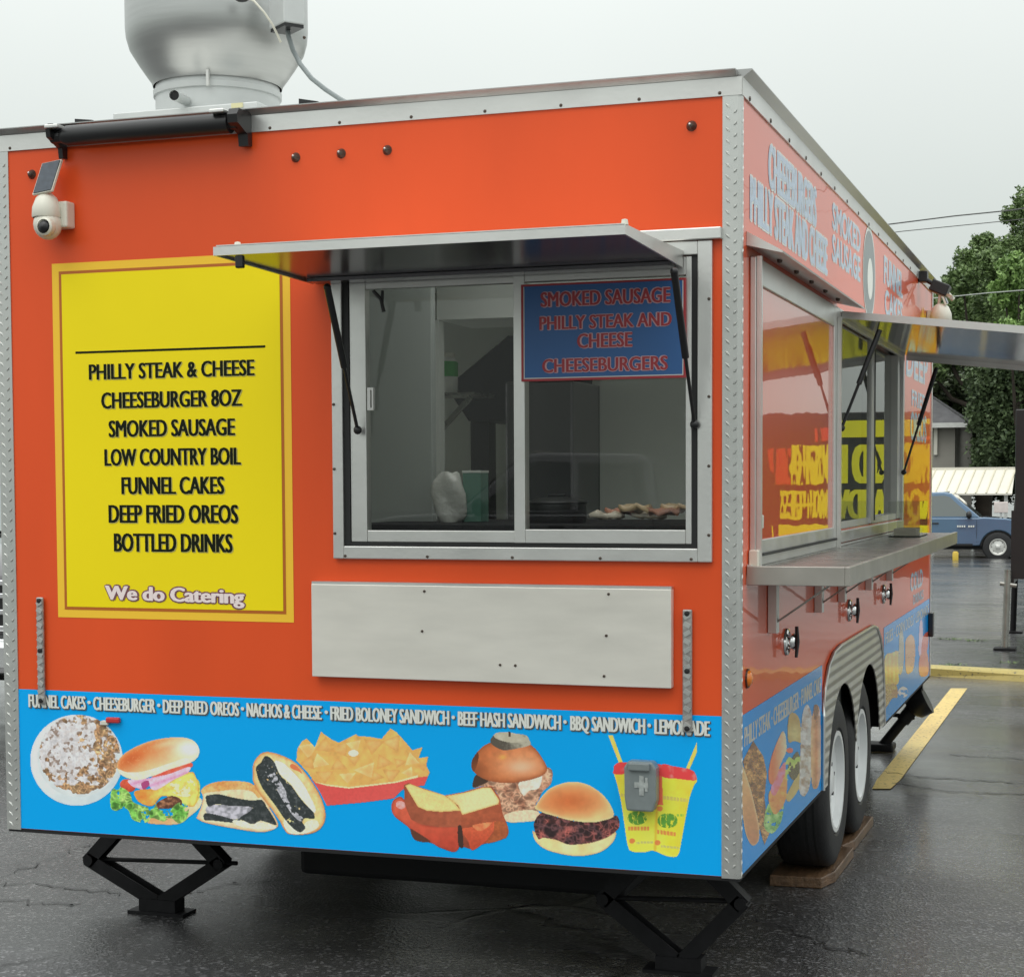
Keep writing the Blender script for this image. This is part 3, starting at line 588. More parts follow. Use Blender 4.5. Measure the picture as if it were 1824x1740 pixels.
def art_side(parent):
    A = Art(1310, 1180, 4.58, 30, 340, 715, 1500, 4)
    f = A.put(A.poly([(55, 800), (140, 630), (225, 760), (255, 900), (235, 1100), (272, 1400), (232, 1492), (190, 1350), (120, 1050), (70, 880)], False), (206, 156, 96), (112, 72, 50), A.n(40, 3, 3) * 1.9 - 0.6, jit=0.15, jsc=18)
    A.shade(f, 0.78 + 0.3 * A.strands(24, 4))
    A.put(A.poly([(40, 750), (62, 850), (125, 1050), (182, 1300), (192, 1432), (150, 1492), (100, 1452), (60, 1302), (40, 1000)]), (222, 178, 122), (190, 126, 84), (A.Y - 900) / 600, jit=0.04, rim=(236, 208, 164), rimw=8)
    A.put(A.poly([(230, 1330), (262, 1150), (330, 1200), (392, 1140), (372, 1292), (300, 1392)]) & (A.n(30, 5) > 0.25), (96, 160, 80), (190, 226, 150), A.n(30, 6) * 1.8 - 0.5)
    A.put(A.poly([(268, 1060), (400, 880), (412, 1100), (335, 1230), (290, 1200)]), (236, 180, 90), (220, 130, 80), A.n(40, 7), jit=0.08)
    A.put(A.poly([(285, 1010), (392, 810), (402, 900), (322, 1080)]), (222, 110, 110), (214, 150, 190), A.n(30, 8) * 1.6 - 0.3)
    A.put(A.poly([(262, 930), (290, 760), (370, 568), (405, 590), (412, 720), (370, 822), (300, 992)]), (222, 120, 80), (240, 214, 180), (A.X - 300) / 110, jit=0.04)
    A.put(A.poly([(412, 1080), (520, 890), (524, 1010), (440, 1132)]), (206, 190, 130), (180, 150, 90), A.n(50, 9))
    A.put(A.poly([(420, 860), (500, 720), (532, 850), (470, 960)]), (66, 60, 50), (100, 90, 70), A.n(30, 2))
    A.put(A.poly([(408, 800), (470, 720), (530, 660), (530, 780), (500, 860), (420, 1000), (405, 900)]) & (A.n(34, 10) > 0.5), (150, 190, 90), (214, 216, 130), A.n(25, 11))
    A.put(A.ell(440, 715, 30, 24), (226, 100, 86))
    A.put(A.poly([(420, 560), (430, 440), (462, 403), (512, 440), (532, 540), (532, 650), (480, 640), (430, 650)]), (206, 190, 132), (180, 150, 90), np.hypot((A.X - 480) / 60, (A.Y - 580) / 90) - 0.3, jit=0.05)
    A.put(A.poly([(530, 560), (545, 400), (580, 338), (615, 400), (622, 560), (612, 950), (570, 1082), (520, 1060), (520, 900)]), (206, 204, 206), (150, 120, 104), A.n(34, 12, 3) * 2.2 - 0.9, jit=0.08)
    A.put(A.poly([(614, 520), (640, 360), (672, 348), (692, 450), (697, 850), (682, 980), (650, 1032), (615, 960)]), (196, 128, 92), (226, 180, 140), np.abs(A.X - 655) / 40, jit=0.1, jsc=40)
    A.put(A.poly([(635, 350), (668, 348), (672, 420), (640, 460)]), (130, 80, 56))
    return A.build('food_print', M['print_side'], parent, planeS(W + 0.0016))
def art_side_far(parent):
    A = Art(1560, 1080, 6.21, 78, 150, 600, 1160, 5)
    A.put(A.poly([(95, 560), (170, 510), (250, 500), (250, 720), (240, 860), (90, 860)]) & (A.n(50, 2) > 0.2), (226, 170, 90), (240, 200, 110), np.abs(np.sin(A.X / 14)), jit=0.08)
    A.put(A.poly([(255, 320), (300, 300), (310, 560), (290, 720), (250, 730)]), (190, 180, 150), (160, 150, 130), A.n(40, 3))
    A.put(A.poly([(320, 420), (350, 330), (400, 312), (432, 400), (430, 600), (400, 720), (330, 720)]), (206, 142, 80), (222, 160, 100), A.n(50, 4))
    A.put(A.poly([(480, 190), (512, 160), (522, 480), (470, 530)]), (214, 180, 206)); A.put(A.poly([(520, 330), (585, 290), (560, 520), (500, 560)]), (214, 90, 70))
    A.put(A.poly([(480, 560), (560, 500), (585, 640), (570, 760), (480, 760)]), (214, 84, 66), (226, 150, 80), A.n(50, 5))
    A.put(A.poly([(90, 880), (220, 860), (240, 1000), (180, 1020), (100, 1120)]), (160, 96, 70), (200, 190, 120), A.n(50, 6))
    A.put(A.ell(300, 945, 58, 62) & (A.n(30, 7) > 0.3), (226, 234, 236))
    return A.build('food_print', M['print_side'], parent, planeS(W + 0.0016))

# ------------------------------------------------------------------ ground
def ground_z(y): return 0.0 if y < 13 else (-0.55 * min(1, (y - 13) / 30) ** 1.0)
g = MB(); ys = [-90, -20, 0, 6, 13] + [13 + 3 * i for i in range(1, 11)] + [60, 120, 400]
for a, b in zip(ys, ys[1:]):
    for xa, xb in ((-300, -20), (-20, 20), (20, 300)):
        g.sheet([(xa, a, ground_z(a)), (xb, a, ground_z(a)), (xb, b, ground_z(b)), (xa, b, ground_z(b))])
tag(g.build('pavement', M['asphalt']), kind='structure')
tag(MB().sheet([(2.372, 4.02, .004), (2.462, 4.05, .004), (2.478, 4.35, .004), (2.495, 8.66, .004), (2.375, 8.63, .004), (2.36, 4.3, .004)]).build('parking_line', M['line_paint']), kind='structure')
rs = random.Random(12)
for pts in ([(-30, 1572), (60, 1574), (150, 1584), (235, 1590)], [(-30, 1602), (60, 1605), (150, 1611)], [(-20, 1566), (70, 1538), (130, 1512), (200, 1493)], [(1555, 1372), (1640, 1382), (1720, 1388), (1840, 1394)],
            [(1590, 1394), (1690, 1408), (1760, 1411), (1850, 1414)], [(1690, 1342), (1760, 1348), (1850, 1352)], [(1350, 1640), (1420, 1660), (1480, 1685), (1560, 1700)], [(330, 1590), (420, 1570), (520, 1566)]):
    P = [at(u, v, 2, 0.004) for u, v in pts]; Q = []
    for a, b in zip(P, P[1:]):
        for i in range(8): Q.append(a + (b - a) * i / 8 + np.array([rs.gauss(0, .010), rs.gauss(0, .018), 0]))
    cm = MB(); vs = []
    for i, q in enumerate(Q): h = rs.uniform(.003, .009) * (1 + .25 * (q[1] > 2)); vs += [(q[0], q[1] - h, .004), (q[0], q[1] + h, .004)]
    tag(cm.add(vs, [(2 * i, 2 * i + 2, 2 * i + 3, 2 * i + 1) for i in range(len(Q) - 1)]).build('pavement_crack', M['crack'], None, loc=tuple(Q[0])), kind='structure')
k = MB(); ks = []
rs = random.Random(3)
for i in range(-10, 9):
    x = 2.2 + i * 0.75; ks.append((x, 9.42 - 0.30 * (x - 2.2)))
sec = [(-.10, 0), (-.095, .055), (-.06, .075), (.08, .075), (.11, .065), (.12, 0)]
vs = []; fs = []
for (x, y) in ks:
    for (o_, h) in sec: vs.append((x + .29 * o_ + rs.uniform(-.006, .006), y + .95 * o_ + .16 + rs.uniform(-.01, .01), max(0, h + rs.uniform(-.006, .006) * (h > 0))))
for i in range(len(ks) - 1):
    for j in range(5): fs.append((i * 6 + j, (i + 1) * 6 + j, (i + 1) * 6 + j + 1, i * 6 + j + 1))
tag(k.add(vs, fs).build('kerb', M['kerb_paint']), kind='structure')

# ------------------------------------------------------------------ the food trailer
Z0, ZB, ZS, ZT, LEN = 0.42, 0.892, 2.676, 2.7275, 5.66
T = empty('food_trailer', (1.25, 2.83, 0.0), 'orange and blue concession trailer with food pictures, fold-up awnings and a roof exhaust fan', 'food trailer')
def part(mb, name, m_, parent=T, **kw): return mb.build(name, M[m_] if isinstance(m_, str) else m_, parent, **kw)
MENU_B = 1.136
FP = lambda y: (lambda u, v, d=0: (u, y - d, v))
SP = lambda x: (lambda u, v, d=0: (x + d, u, v))
FW = (1.255, 2.378, 1.381, 2.228)                # front window opening x0 x1 z0 z1
S1 = (1.80, 4.02, 1.385, 2.205)                  # open side window y0 y1 z0 z1
WELL = (1.53, 3.40, 0.42, 0.93)
part(MB().holes(FP(0), 0.0, W, Z0, ZT, [FW]), 'front_wall', 'orange')
part(MB().holes(SP(W), 0.0, LEN, Z0, ZT, [S1, WELL]).sheet([(W, 1.53, .93), (W, 1.53, .68), (W, 1.555, .80), (W, 1.64, .877), (W, 1.78, .917), (W, 1.95, .93)][::-1])
     .sheet([(W, 3.40, .93), (W, 2.95, .93), (W, 3.10, .907), (W, 3.22, .852), (W, 3.30, .77), (W, 3.36, .62), (W, 3.40, .43)][::-1]), 'side_wall', 'orange_side')
FS = (1.45, 3.55, 1.40, 2.45)  # opening added in the hidden far wall to let daylight into the interior
part(MB().holes(SP(0), 0.0, LEN, Z0, ZT, [FS]).sheet([(0, LEN, Z0), (W, LEN, Z0), (W, LEN, ZT), (0, LEN, ZT)]), 'back_wall', 'orange')
part(MB().box(0, W, 0, 1.525, Z0 - 0.012, Z0).box(.4, W - .4, 1.525, 3.405, Z0 - .012, Z0).box(0, W, 3.405, LEN, Z0 - 0.012, Z0), 'underbody', 'dark_under')
SKY = (1.25, 2.15, .16, 1.05)                    # made-up roof opening, added to let sky light onto the counter
roof = part(MB().holes(lambda u, v: (u, v, ZT + .006), 0.0, W, 0.0, LEN, [SKY]).box(SKY[0] - .03, SKY[0], SKY[2], SKY[3], ZT + .006, ZT + .012), 'roof', 'alu_dull')
# roof edge trim: a thin rolled edge above the aluminium band
rt = MB()
rt.extrude([(-0.02, -0.004, ZT), (-0.02, -0.030, ZT + .016), (-0.02, -0.030, ZT + .019), (-0.02, 0.03, ZT + .0195), (-0.02, 0.03, ZT)], (W + .01, 0, 0))
rt.extrude([(W + .006, 0.004, ZT), (W + .032, 0.004, ZT + .019), (W + .032, 0.004, ZT + .022), (W - .03, 0.004, ZT + .0225), (W - .03, 0.004, ZT)], (0, LEN, 0))
part(rt, 'roof_trim', 'alu_trim')
# aluminium band under the roof with its screws
bd = MB().box(0.0, W + .004, -0.006, -0.0005, ZS, ZT).box(W + .0005, W + .006, 0.0, LEN, ZS, ZT)
band = part(bd, 'roof_band', 'alu')
sc = MB()
for i in range(11): part(MB().lathe([(0, -.0090), (.004, -.0085), (.0055, -.006)], (0.06 + i * 0.238, 0, ZS + .009), 'y', 8), 'screw', 'bronze', band)
for i in range(17): part(MB().lathe([(0, .010), (.006, .009), (.008, .006)], (W, 0.10 + i * 0.33, ZS + .009), 'x', 8), 'screw', 'bronze', band)
# diamond plate corner trims
def tread(x0, x1, y, side_x=None, depth=0.022, z0=Z0 - 0.004, z1=ZS):
    mb = MB(); cx = [x0 + (x1 - x0) * 0.3, x0 + (x1 - x0) * 0.72]
    if side_x is None: mb.box(x0, x1, y - .004, y - .0004, z0, z1)
    else:
        mb.extrude([(x0, y - .004, z0), (x1 - .008, y - .004, z0), (x1 + .001, y - .001, z0), (x1 + .004, y + .008, z0), (x1 + .004, y + depth, z0), (x1 + .0004, y + depth, z0), (x1 + .0004, y - .0004, z0), (x0, y - .0004, z0)], (0, 0, z1 - z0))
    n = int((z1 - z0) / .0335)
    for i in range(n):
        for c, (px, sg) in enumerate(zip(cx, (1, -1))):
            z = z0 + .02 + i * .0335 + c * .0167
            if z > z1 - .014: continue
            d = np.array([.7 * sg, 0, -.72 * 1.0]) if c == 0 else np.array([.7, 0, .72])
            l = .0115 if c == 0 else .0085
            a = np.array([px, y - .0040, z]); nrm = np.array([0, -.0035, 0]); s_ = np.array([d[2], 0, -d[0]]) * .0042
            mb.add([a - d * l, a + s_, a + d * l, a - s_, a - d * l * .5 + nrm, a + s_ * .4 + nrm, a + d * l * .5 + nrm, a - s_ * .4 + nrm],
                   [(4, 5, 6, 7), (0, 1, 5, 4), (1, 2, 6, 5), (2, 3, 7, 6), (3, 0, 4, 7)])
        if side_x is not None:
            z = z0 + .012 + i * .0335; a = np.array([x1 + .004, y + depth * .55, z])
            mb.add([a + (0, -.007, -.008), a + (.0, .002, -.004), a + (0, .007, .008), a + (0, -.002, .004), a + (.003, 0, 0)], [(0, 1, 4), (1, 2, 4), (2, 3, 4), (3, 0, 4)])
    return mb
part(tread(-0.004, 0.050, 0.0), 'corner_trim', 'tread')
part(tread(W - 0.052, W, 0.0, side_x=W), 'corner_trim', 'tread')
part(MB().box(W + .0005, W + .005, LEN - .05, LEN, Z0, ZS), 'corner_trim', 'alu')

# blue lower band, its lettering and pictures
bb = part(MB().sheet([(0.05, -.001, Z0 + .001), (W - .052, -.001, Z0 + .001), (W - .052, -.001, ZB), (0.05, -.001, ZB)]), 'blue_band', 'blue')
line = 'FUNNEL CAKES · CHEESEBURGER · DEEP FRIED OREOS · NACHOS & CHEESE · FRIED BOLONEY SANDWICH · BEEF HASH SANDWICH · BBQ SANDWICH · LEMONADE'
segs = [('FUNNEL CAKES', 52, 154), ('•', 157, 163), ('CHEESEBURGER', 167, 278), ('•', 281, 287), ('DEEP FRIED OREOS', 291, 427), ('•', 430, 436), ('NACHOS & CHEESE', 440, 574), ('•', 579, 585),
        ('FRIED BOLONEY SANDWICH', 589, 801), ('•', 805, 811), ('BEEF HASH SANDWICH', 816, 1000), ('•', 1004, 1010), ('BBQ SANDWICH', 1016, 1150), ('•', 1154, 1160), ('LEMONADE', 1166, 1265)]
for s, u0, u1 in segs:
    x0, x1 = fr(u0, 1260)[0], fr(u1, 1260)[0]
    za, zb_ = (.833, .876)
    if s == '•': za, zb_ = (.842, .872)
    text('lettering_shadow', s, M['shadow_ink'], bb, x0 + .0025, x1 + .0035, za - .0025, zb_ - .0015, FP(-.0030), bold=.05, ring=.035)
    text('lettering', s, M['pale_ink'], bb, x0, x1, za, zb_, FP(-.0040), bold=.05)
art_funnel(bb); art_burger(bb); art_cookies(bb); art_nachos(bb); art_hash(bb); art_bologna(bb); art_bbq(bb); art_cups(bb)

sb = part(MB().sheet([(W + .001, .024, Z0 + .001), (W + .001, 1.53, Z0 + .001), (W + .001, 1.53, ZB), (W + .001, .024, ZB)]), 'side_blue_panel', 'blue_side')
text('lettering', 'PHILLY STEAK · CHEESEBURGER · FUNNEL CAKE', M['faded_edge'], sb, .06, 1.50, .795, .852, SP(W + .0016), bold=.07)
art_side(sb)
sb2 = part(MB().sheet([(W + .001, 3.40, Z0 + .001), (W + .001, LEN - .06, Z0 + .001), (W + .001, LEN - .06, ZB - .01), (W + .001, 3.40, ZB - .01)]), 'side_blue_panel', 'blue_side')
text('lettering', 'FRIES · CORN DOGS · LEMONADE', M['faded_edge'], sb2, 3.46, 5.56, .795, .852, SP(W + .0016), bold=.07)
art_side_far(sb2)

# yellow menu panel
MX0, MX1, MZ0, MZ1 = .209, 1.073, 1.137, 2.300
mn = part(MB().sheet([(MX0, -.001, MZ0), (MX1, -.001, MZ0), (MX1, -.001, MZ1), (MX0, -.001, MZ1)]), 'menu_panel', 'yellow_edge')
part(MB().sheet([(MX0 + .026, -.0016, MZ0 + .026), (MX1 - .026, -.0016, MZ0 + .026), (MX1 - .026, -.0016, MZ1 - .026), (MX0 + .026, -.0016, MZ1 - .026)]), 'border_line', 'brown_line', mn)
part(MB().sheet([(MX0 + .036, -.0022, MZ0 + .036), (MX1 - .036, -.0022, MZ0 + .036), (MX1 - .036, -.0022, MZ1 - .036), (MX0 + .036, -.0022, MZ1 - .036)]), 'menu_field', 'yellow', mn)
part(MB().sheet([(.294, -.0030, 2.004), (.985, -.0030, 2.004), (.985, -.0030, 2.011), (.294, -.0030, 2.011)]), 'rule', 'ink', mn)
ZM = lambda x, y: fr(x / 2.416, 420 + y / 2.416)
for s, lb, rt_ in (('PHILLY STEAK & CHEESE', (385, 616), (1097, 537)), ('CHEESEBURGER 8OZ', (438, 740), (1043, 665)), ('SMOKED SAUSAGE', (470, 862), (1013, 790)), ('LOW COUNTRY BOIL', (452, 985), (1038, 915)),
                   ('FUNNEL CAKES', (525, 1107), (967, 1040)), ('DEEP FRIED OREOS', (470, 1230), (1027, 1162)), ('BOTTLED DRINKS', (493, 1353), (1003, 1287))):
    (x0, z0), (x1, z1) = ZM(*lb), ZM(*rt_)
    z0 -= .003; z1 += .003
    text('lettering_shadow', s, M['olive_ink'], mn, x0 + .003, x1 + .003, z0 - .0025, z1 - .0025, FP(-.0030), bold=.045)
    text('lettering', s, M['ink'], mn, x0, x1, z0, z1, FP(-.0036), bold=.05)
(x0, z0), (x1, z1) = ZM(455, 1562), ZM(1055, 1515)
text('lettering_edge', 'We do Catering', M['purple_ink'], mn, x0 - .004, x1 + .004, z0, z1, FP(-.0030), bold=.10, ring=.13, slope=-.012)
text('lettering', 'We do Catering', M['pink_ink'], mn, x0, x1, z0, z1, FP(-.0042), bold=.07, ring=.025, slope=-.012)

# white fold-down shelf folded against the wall
wp = part(MB().box(1.150, 2.304, -.034, -.002, .972, 1.262), 'folded_shelf', 'white_panel', bevel=.002)
sc = MB()
for (u, v) in ((756, 1053), (1084, 1058), (752, 1124), (1080, 1132), (891, 1184), (918, 1185), (1076, 1204)):
    x, z = fr(u, v, -.034); part(MB().lathe([(0, -.0375), (.004, -.037), (.0045, -.0338)], (x, 0, z), 'y', 8), 'rivet', 'bronze', wp)
part(MB().box(1.150, 2.304, -.030, -.004, 1.2622, 1.270), 'hinge', 'alu', wp)
# riveted steel support arms hanging on the wall either side
for x0, x1, z1, z0 in ((.133, .160, 1.203, .846), (2.333, 2.362, 1.203, .842)):
    a = part(MB().box(x0, x1, -.016, -.006, z0, z1), 'support_arm', 'tread_worn', bevel=.004)
    lz = MB(); n = 14
    for i in range(n):
        z = z0 + .02 + i * (z1 - z0 - .04) / (n - 1); s_ = 1 if i % 2 else -1
        lz.obox(((x0 + x1) / 2, -.0175, z), (.009, 0, .005 * s_), (0, .0018, 0), (-.003 * s_, 0, .006))
    part(lz, 'tread_bar', 'tread', a)
    for zz in (z1 - .012, z0 + .012, (z0 + z1) / 2): part(MB().lathe([(0, -.021), (.008, -.020), (.009, -.004)], ((x0 + x1) / 2, 0, zz), 'y', 10), 'bolt', 'black_plastic', a)

# bolts / round marker fittings across the top
for (u, v) in ((527, 281), (608, 274), (690, 268), (1232, 225), (57, 311)):
    x, z = fr(u, v); b = part(MB().lathe([(0, -.017), (.006, -.016), (.010, -.011), (.013, -.005), (.0155, -.001)], (x, 0, z), 'y', 16), 'round_fitting', 'bronze', smooth=40)
    part(MB().lathe([(0, -.0195), (.003, -.0185), (.004, -.016)], (x - .002, 0, z + .003), 'y', 8), 'cap', 'alu', b)
# red marker light and the power inlet box
rl = part(MB().box(.392, .443, -.018, -.002, .793, .812), 'red_marker_light', 'red_lens', bevel=.005)
part(MB().box(.374, .398, -.014, -.002, .785, .800), 'mount', 'white_plastic', rl, bevel=.002)
pb = part(MB().extrude([(2.172, -.004, .607), (2.252, -.004, .607), (2.262, -.004, .640), (2.262, -.004, .735), (2.250, -.004, .755), (2.176, -.004, .755), (2.164, -.004, .735), (2.166, -.004, .640)], (0, -.045, 0)), 'power_inlet_box', 'grey_plastic', bevel=.006)
part(MB().box(2.180, 2.244, -.060, -.0492, .728, .752), 'hinge_cap', 'grey_plastic', pb, bevel=.004)
fx, fz = 2.219, .684
part(MB().box(fx - .007, fx + .007, -.0515, -.0492, fz - .028, fz + .030).box(fx - .022, fx + .020, -.0514, -.0491, fz - .006, fz + .010).box(fx + .010, fx + .018, -.0513, -.0490, fz - .016, fz + .024), 'worn_mark', mat('worn_pale_plastic', (.36, .39, .375), .5, var=(60, .25)), pb)

# ---- front window
fw = MB()
for b in ((1.219, 1.255, 1.341, 2.268), (2.378, 2.421, 1.341, 2.268), (1.255, 2.378, 1.341, 1.381), (1.255, 2.378, 2.228, 2.268)):
    fw.box(b[0], b[1], -.018, -.0006, b[2], b[3])
wf = part(fw, 'front_window', 'alu', bevel=.003)
part(MB().box(1.2556, 1.2755, -.010, .004, 1.3816, 2.2275).box(2.360, 2.3775, -.010, .004, 1.3816, 2.2275).box(1.2758, 2.3598, -.010, .004, 1.3816, 1.393), 'gasket', 'gasket', wf)
sh = MB()
sh.box(1.2760, 1.330, -.006, .030, 1.3935, 2.225).box(2.342, 2.3595, -.012, .030, 1.3935, 2.225).box(1.3302, 1.815, -.004, .030, 1.3935, 1.4295).box(1.850, 2.3418, -.014, .022, 1.3935, 1.4345)
sh.box(1.8152, 1.8498, -.014, .030, 1.3935, 2.225).box(1.3302, 1.815, -.004, .030, 2.172, 2.225).box(1.850, 2.3418, -.012, .022, 2.172, 2.225)
part(sh, 'sash', 'alu', wf, bevel=.002)
part(MB().sheet([(1.33, .014, 1.4295), (1.815, .014, 1.4295), (1.815, .014, 2.172), (1.33, .014, 2.172)]).sheet([(1.85, .006, 1.4345), (2.342, .006, 1.4345), (2.342, .006, 2.172), (1.85, .006, 2.172)]), 'glass_pane', 'glass', wf)
part(MB().box(1.336, 1.346, -.010, .004, 1.80, 1.87).box(1.351, 1.356, -.010, .004, 1.80, 1.87).box(1.3462, 1.3508, -.010, .004, 1.80, 1.808).box(1.3462, 1.3508, -.010, .004, 1.862, 1.87), 'latch', 'alu_dull', wf)
part(MB().tube([(1.36, -.01, 2.165), (1.385, -.012, 2.14), (1.395, -.012, 2.10)], .006, 6).tube([(1.39, -.01, 2.165), (1.39, -.012, 2.12)], .005, 6), 'hook', 'black_plastic', wf)
sc = MB()
for x, z in [(1.26 + i * .275, 1.350) for i in range(5)] + [(xx, z) for z in (1.42, 1.62, 1.82, 2.10) for xx in (1.226, 2.412)]:
    part(MB().lathe([(0, -.0225), (.004, -.022), (.005, -.0178)], (x, 0, z), 'y', 8), 'screw', 'bronze', wf)
part(MB().box(1.16, 2.448, -.026, -.0008, 2.270, 2.304), 'drip_cap', 'alu', bevel=.003)

# ---- front awning, hinged at the top of the window, with gas struts
AX0, AX1, AYF, AZF, AZH = 1.158, 2.336, -.654, 2.2045, 2.197
def aw(x, y, t):                                    # y from 0 (hinge) to AYF, t above the underside
    f = (y + .022) / (AYF + .022); return (x, y, AZH + (AZF - AZH) * f + t)
am = MB().extrude([aw(AX0 + .012, -.024, .006), aw(AX1 - .012, -.024, .006), aw(AX1 - .012, AYF + .008, .006), aw(AX0 + .012, AYF + .008, .006)], (0, 0, .020))
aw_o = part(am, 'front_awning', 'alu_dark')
fm = MB()
fm.extrude([aw(AX0, AYF, 0), aw(AX1, AYF, 0), aw(AX1, AYF, .024), aw(AX0, AYF, .024)], (0, .006, 0))
for xx in (AX0, AX1 - .006):
    fm.extrude([aw(xx, AYF + .006, 0), aw(xx, -.022, -.004), aw(xx, -.022, .044), aw(xx, AYF + .006, .024)], (.006, 0, 0))
fm.extrude([aw(AX0 + .006, AYF + .0062, .0262), aw(AX1 - .006, AYF + .0062, .0262), aw(AX1 - .006, -.022, .040), aw(AX0 + .006, -.022, .040)], (0, 0, .003))
part(fm, 'rim', 'alu', aw_o)
part(MB().box(AX0 + .02, AX1 - .02, -.10, -.026, AZH - .006, AZH + .005), 'stiffener', 'alu_dark', aw_o)
part(MB().lathe([(0, .016), (.008, .014), (.010, 0)], aw(AX1 - .01, AYF + .03, .028), 'z', 12).lathe([(0, .012), (.008, .010), (.010, 0)], aw(AX0 + .06, AYF + .03, .028), 'z', 12), 'knob', 'white_plastic', aw_o, smooth=40)
p = at(427, 465, 1, AYF + .01); part(MB().box(p[0] - .012, p[0] + .012, AYF + .003, AYF + .02, 2.168, 2.2035), 'catch', 'black_plastic', aw_o, bevel=.004)
for side in (0, 1):
    u0, v0, u1, v1 = ((583, 512, 637, 766), (1201, 484, 1237, 756))[side]
    b = at(u1, v1, 1, -.03); xt = b[0]; t_ = at(u0, v0, 0, xt - .002)
    st = part(MB().tube([t_, t_ + (b - t_) * .55], .0105, 10), 'gas_strut', 'black_plastic', smooth=40)
    part(MB().tube([t_ + (b - t_) * .55, b], .0055, 8).ball(b, .014, .012, .014, 10).ball(t_, .012, .012, .012, 10), 'strut_rod', 'black_plastic', st, smooth=40)

# ---- blind roller tube under the roof edge
rx0, rx1 = .30, .905; ry, rz = -.065, 2.697
ro = part(MB().tube([(rx0, ry, rz), (rx0 + .02, ry, rz), (rx1, ry, rz)], [.024, .032, .032], 20), 'roller_tube', 'black_plastic', smooth=40)
for x, h0, wd_ in ((.262, 2.635, .016), (.915, 2.632, .034)):
    br = MB().extrude([(x, -.005, h0), (x, -.03, h0 - .002), (x, -.035, 2.665), (x, -.10, 2.690), (x, -.105, 2.715), (x, -.09, 2.735), (x, -.005, 2.735)], (wd_, 0, 0))
    br.tube([(.262, ry, rz), (rx0, ry, rz)] if x < .5 else [(rx1, ry, rz), (.93, ry, rz)], .022, 14)
    part(br, 'bracket', 'black_plastic', ro)
part(MB().box(.262, .31, -.112, -.060, 2.716, 2.728), 'clip', 'alu', ro, bevel=.003)
part(MB().box(.855, .905, -.112, -.060, 2.722, 2.734), 'clip', 'alu', ro, bevel=.003)
fin = MB()
for (u, v) in ((133, 212), (532, 176), (1330, 60)):
    if u > 1000: continue
    q = at(u, v, 1, .02); part(MB().extrude([(q[0], .02, ZT), (q[0] + .065, .02, ZT + .034), (q[0], .02, q[2])], (0, .02, 0)), 'roof_fin', 'black_plastic')

# ---- exhaust fan on the roof
FYC = .78; fc = at(388, 157, 1, FYC); FX, FZ = fc[0], fc[2]; SCF = FL / np.dot(fc - CC, CF)
rn = 109.5 / SCF; rb = 160.5 / SCF
fan = part(MB().lathe([(rn * 1.035, FZ - .005), (rn * 1.06, FZ + .012), (rn * 1.12, FZ + .03), (rb * .86, FZ + .075), (rb * .955, FZ + .125), (rb * .99, FZ + .165), (rb, FZ + .20), (rb, FZ + .62), (rb * .97, FZ + .64), (rb * .4, FZ + .66), (0, FZ + .66)], (FX, FYC, 0), 'z', 72), 'exhaust_fan', 'galv', smooth=50)
nz = FZ
part(MB().lathe([(rn, ZT + .05), (rn, nz - .045), (rn * 1.03, nz - .042), (rn * 1.035, nz - .022), (rn * 1.0, nz - .019), (rn, nz - .002)], (FX, FYC, 0), 'z', 64), 'neck', 'galv_matt', fan, smooth=35)
part(MB().obox((FX + .085, FYC - rn - .006, nz - .02), (.005, 0, 0), (0, .005, 0), (0, 0, .028)), 'seam_clamp', 'alu_dull', fan)
ub, _, bt = at(201, 202, 1, FYC - rn - .08)
part(MB().box(ub, FX + rn + .09, FYC - rn - .08, FYC + rn + .1, ZT + .004, bt).box(ub - .03, FX + rn + .12, FYC - rn - .11, FYC + rn + .13, ZT + .004, ZT + .03), 'kerb_box', 'galv_matt', fan, bevel=.004)
q = at(422, 188, 1, FYC - rn - .083); part(MB().box(q[0] - .022, q[0] + .022, FYC - rn - .083, FYC - rn - .0805, q[2] - .008, q[2] + .008), 'sticker', mat('yellowed_sticker', (.68, .64, .38), .5), fan)
q0 = at(335, 182, 1, FYC - rn * .9); q1 = at(310, 170, 1, FYC - rn - .16)
part(MB().tube([q0, q1], .0175, 14, caps=False), 'drain_pipe', 'galv_matt', fan, smooth=40)
part(MB().tube([q1 + (q0 - q1) * .06, q1 + (q0 - q1) * .2], .0150, 12), 'pipe_bore', 'black_plastic', fan)
bx = at(511, 20, 1, FYC - rb * .80)
ang = R(-38)
ca, sa = math.cos(ang), math.sin(ang)
jb = part(MB().obox((bx[0], bx[1], bx[2] + .02), (.058 * ca, .058 * sa, 0), (-.04 * sa, .04 * ca, 0), (0, 0, .075)), 'junction_box', 'galv_matt', fan, bevel=.004)
part(MB().obox((bx[0], bx[1], bx[2] - .06), (.055 * ca, .055 * sa, 0), (-.036 * sa, .036 * ca, 0), (0, 0, .006)), 'box_base', 'black_plastic', fan)
cp = [at(u, v, 1, y) for (u, v, y) in ((511, 45, bx[1] + .01), (514, 65, bx[1]), (522, 90, bx[1] + .01), (535, 115, .52), (555, 140, .48), (580, 160, .42), (606, 177, .36), (630, 190, .30))]
part(MB().tube([tuple(q) for q in np.array(cp)], .0085, 10), 'conduit', 'grey_plastic', fan, smooth=50)
cp = [at(u, v, 1, FYC - rb * y) for (u, v, y) in ((436, -4, 1.05), (452, 2, 1.06), (470, 22, 1.04), (484, 42, 1.0), (494, 62, .95), (500, 76, .90))]
part(MB().tube(cp, .004, 8), 'cable', 'white_plastic', fan, smooth=50)
part(MB().ball(at(432, -4, 1, FYC - rb * .99), .03, .02, .016, 12), 'cable_gland', 'black_plastic', fan)
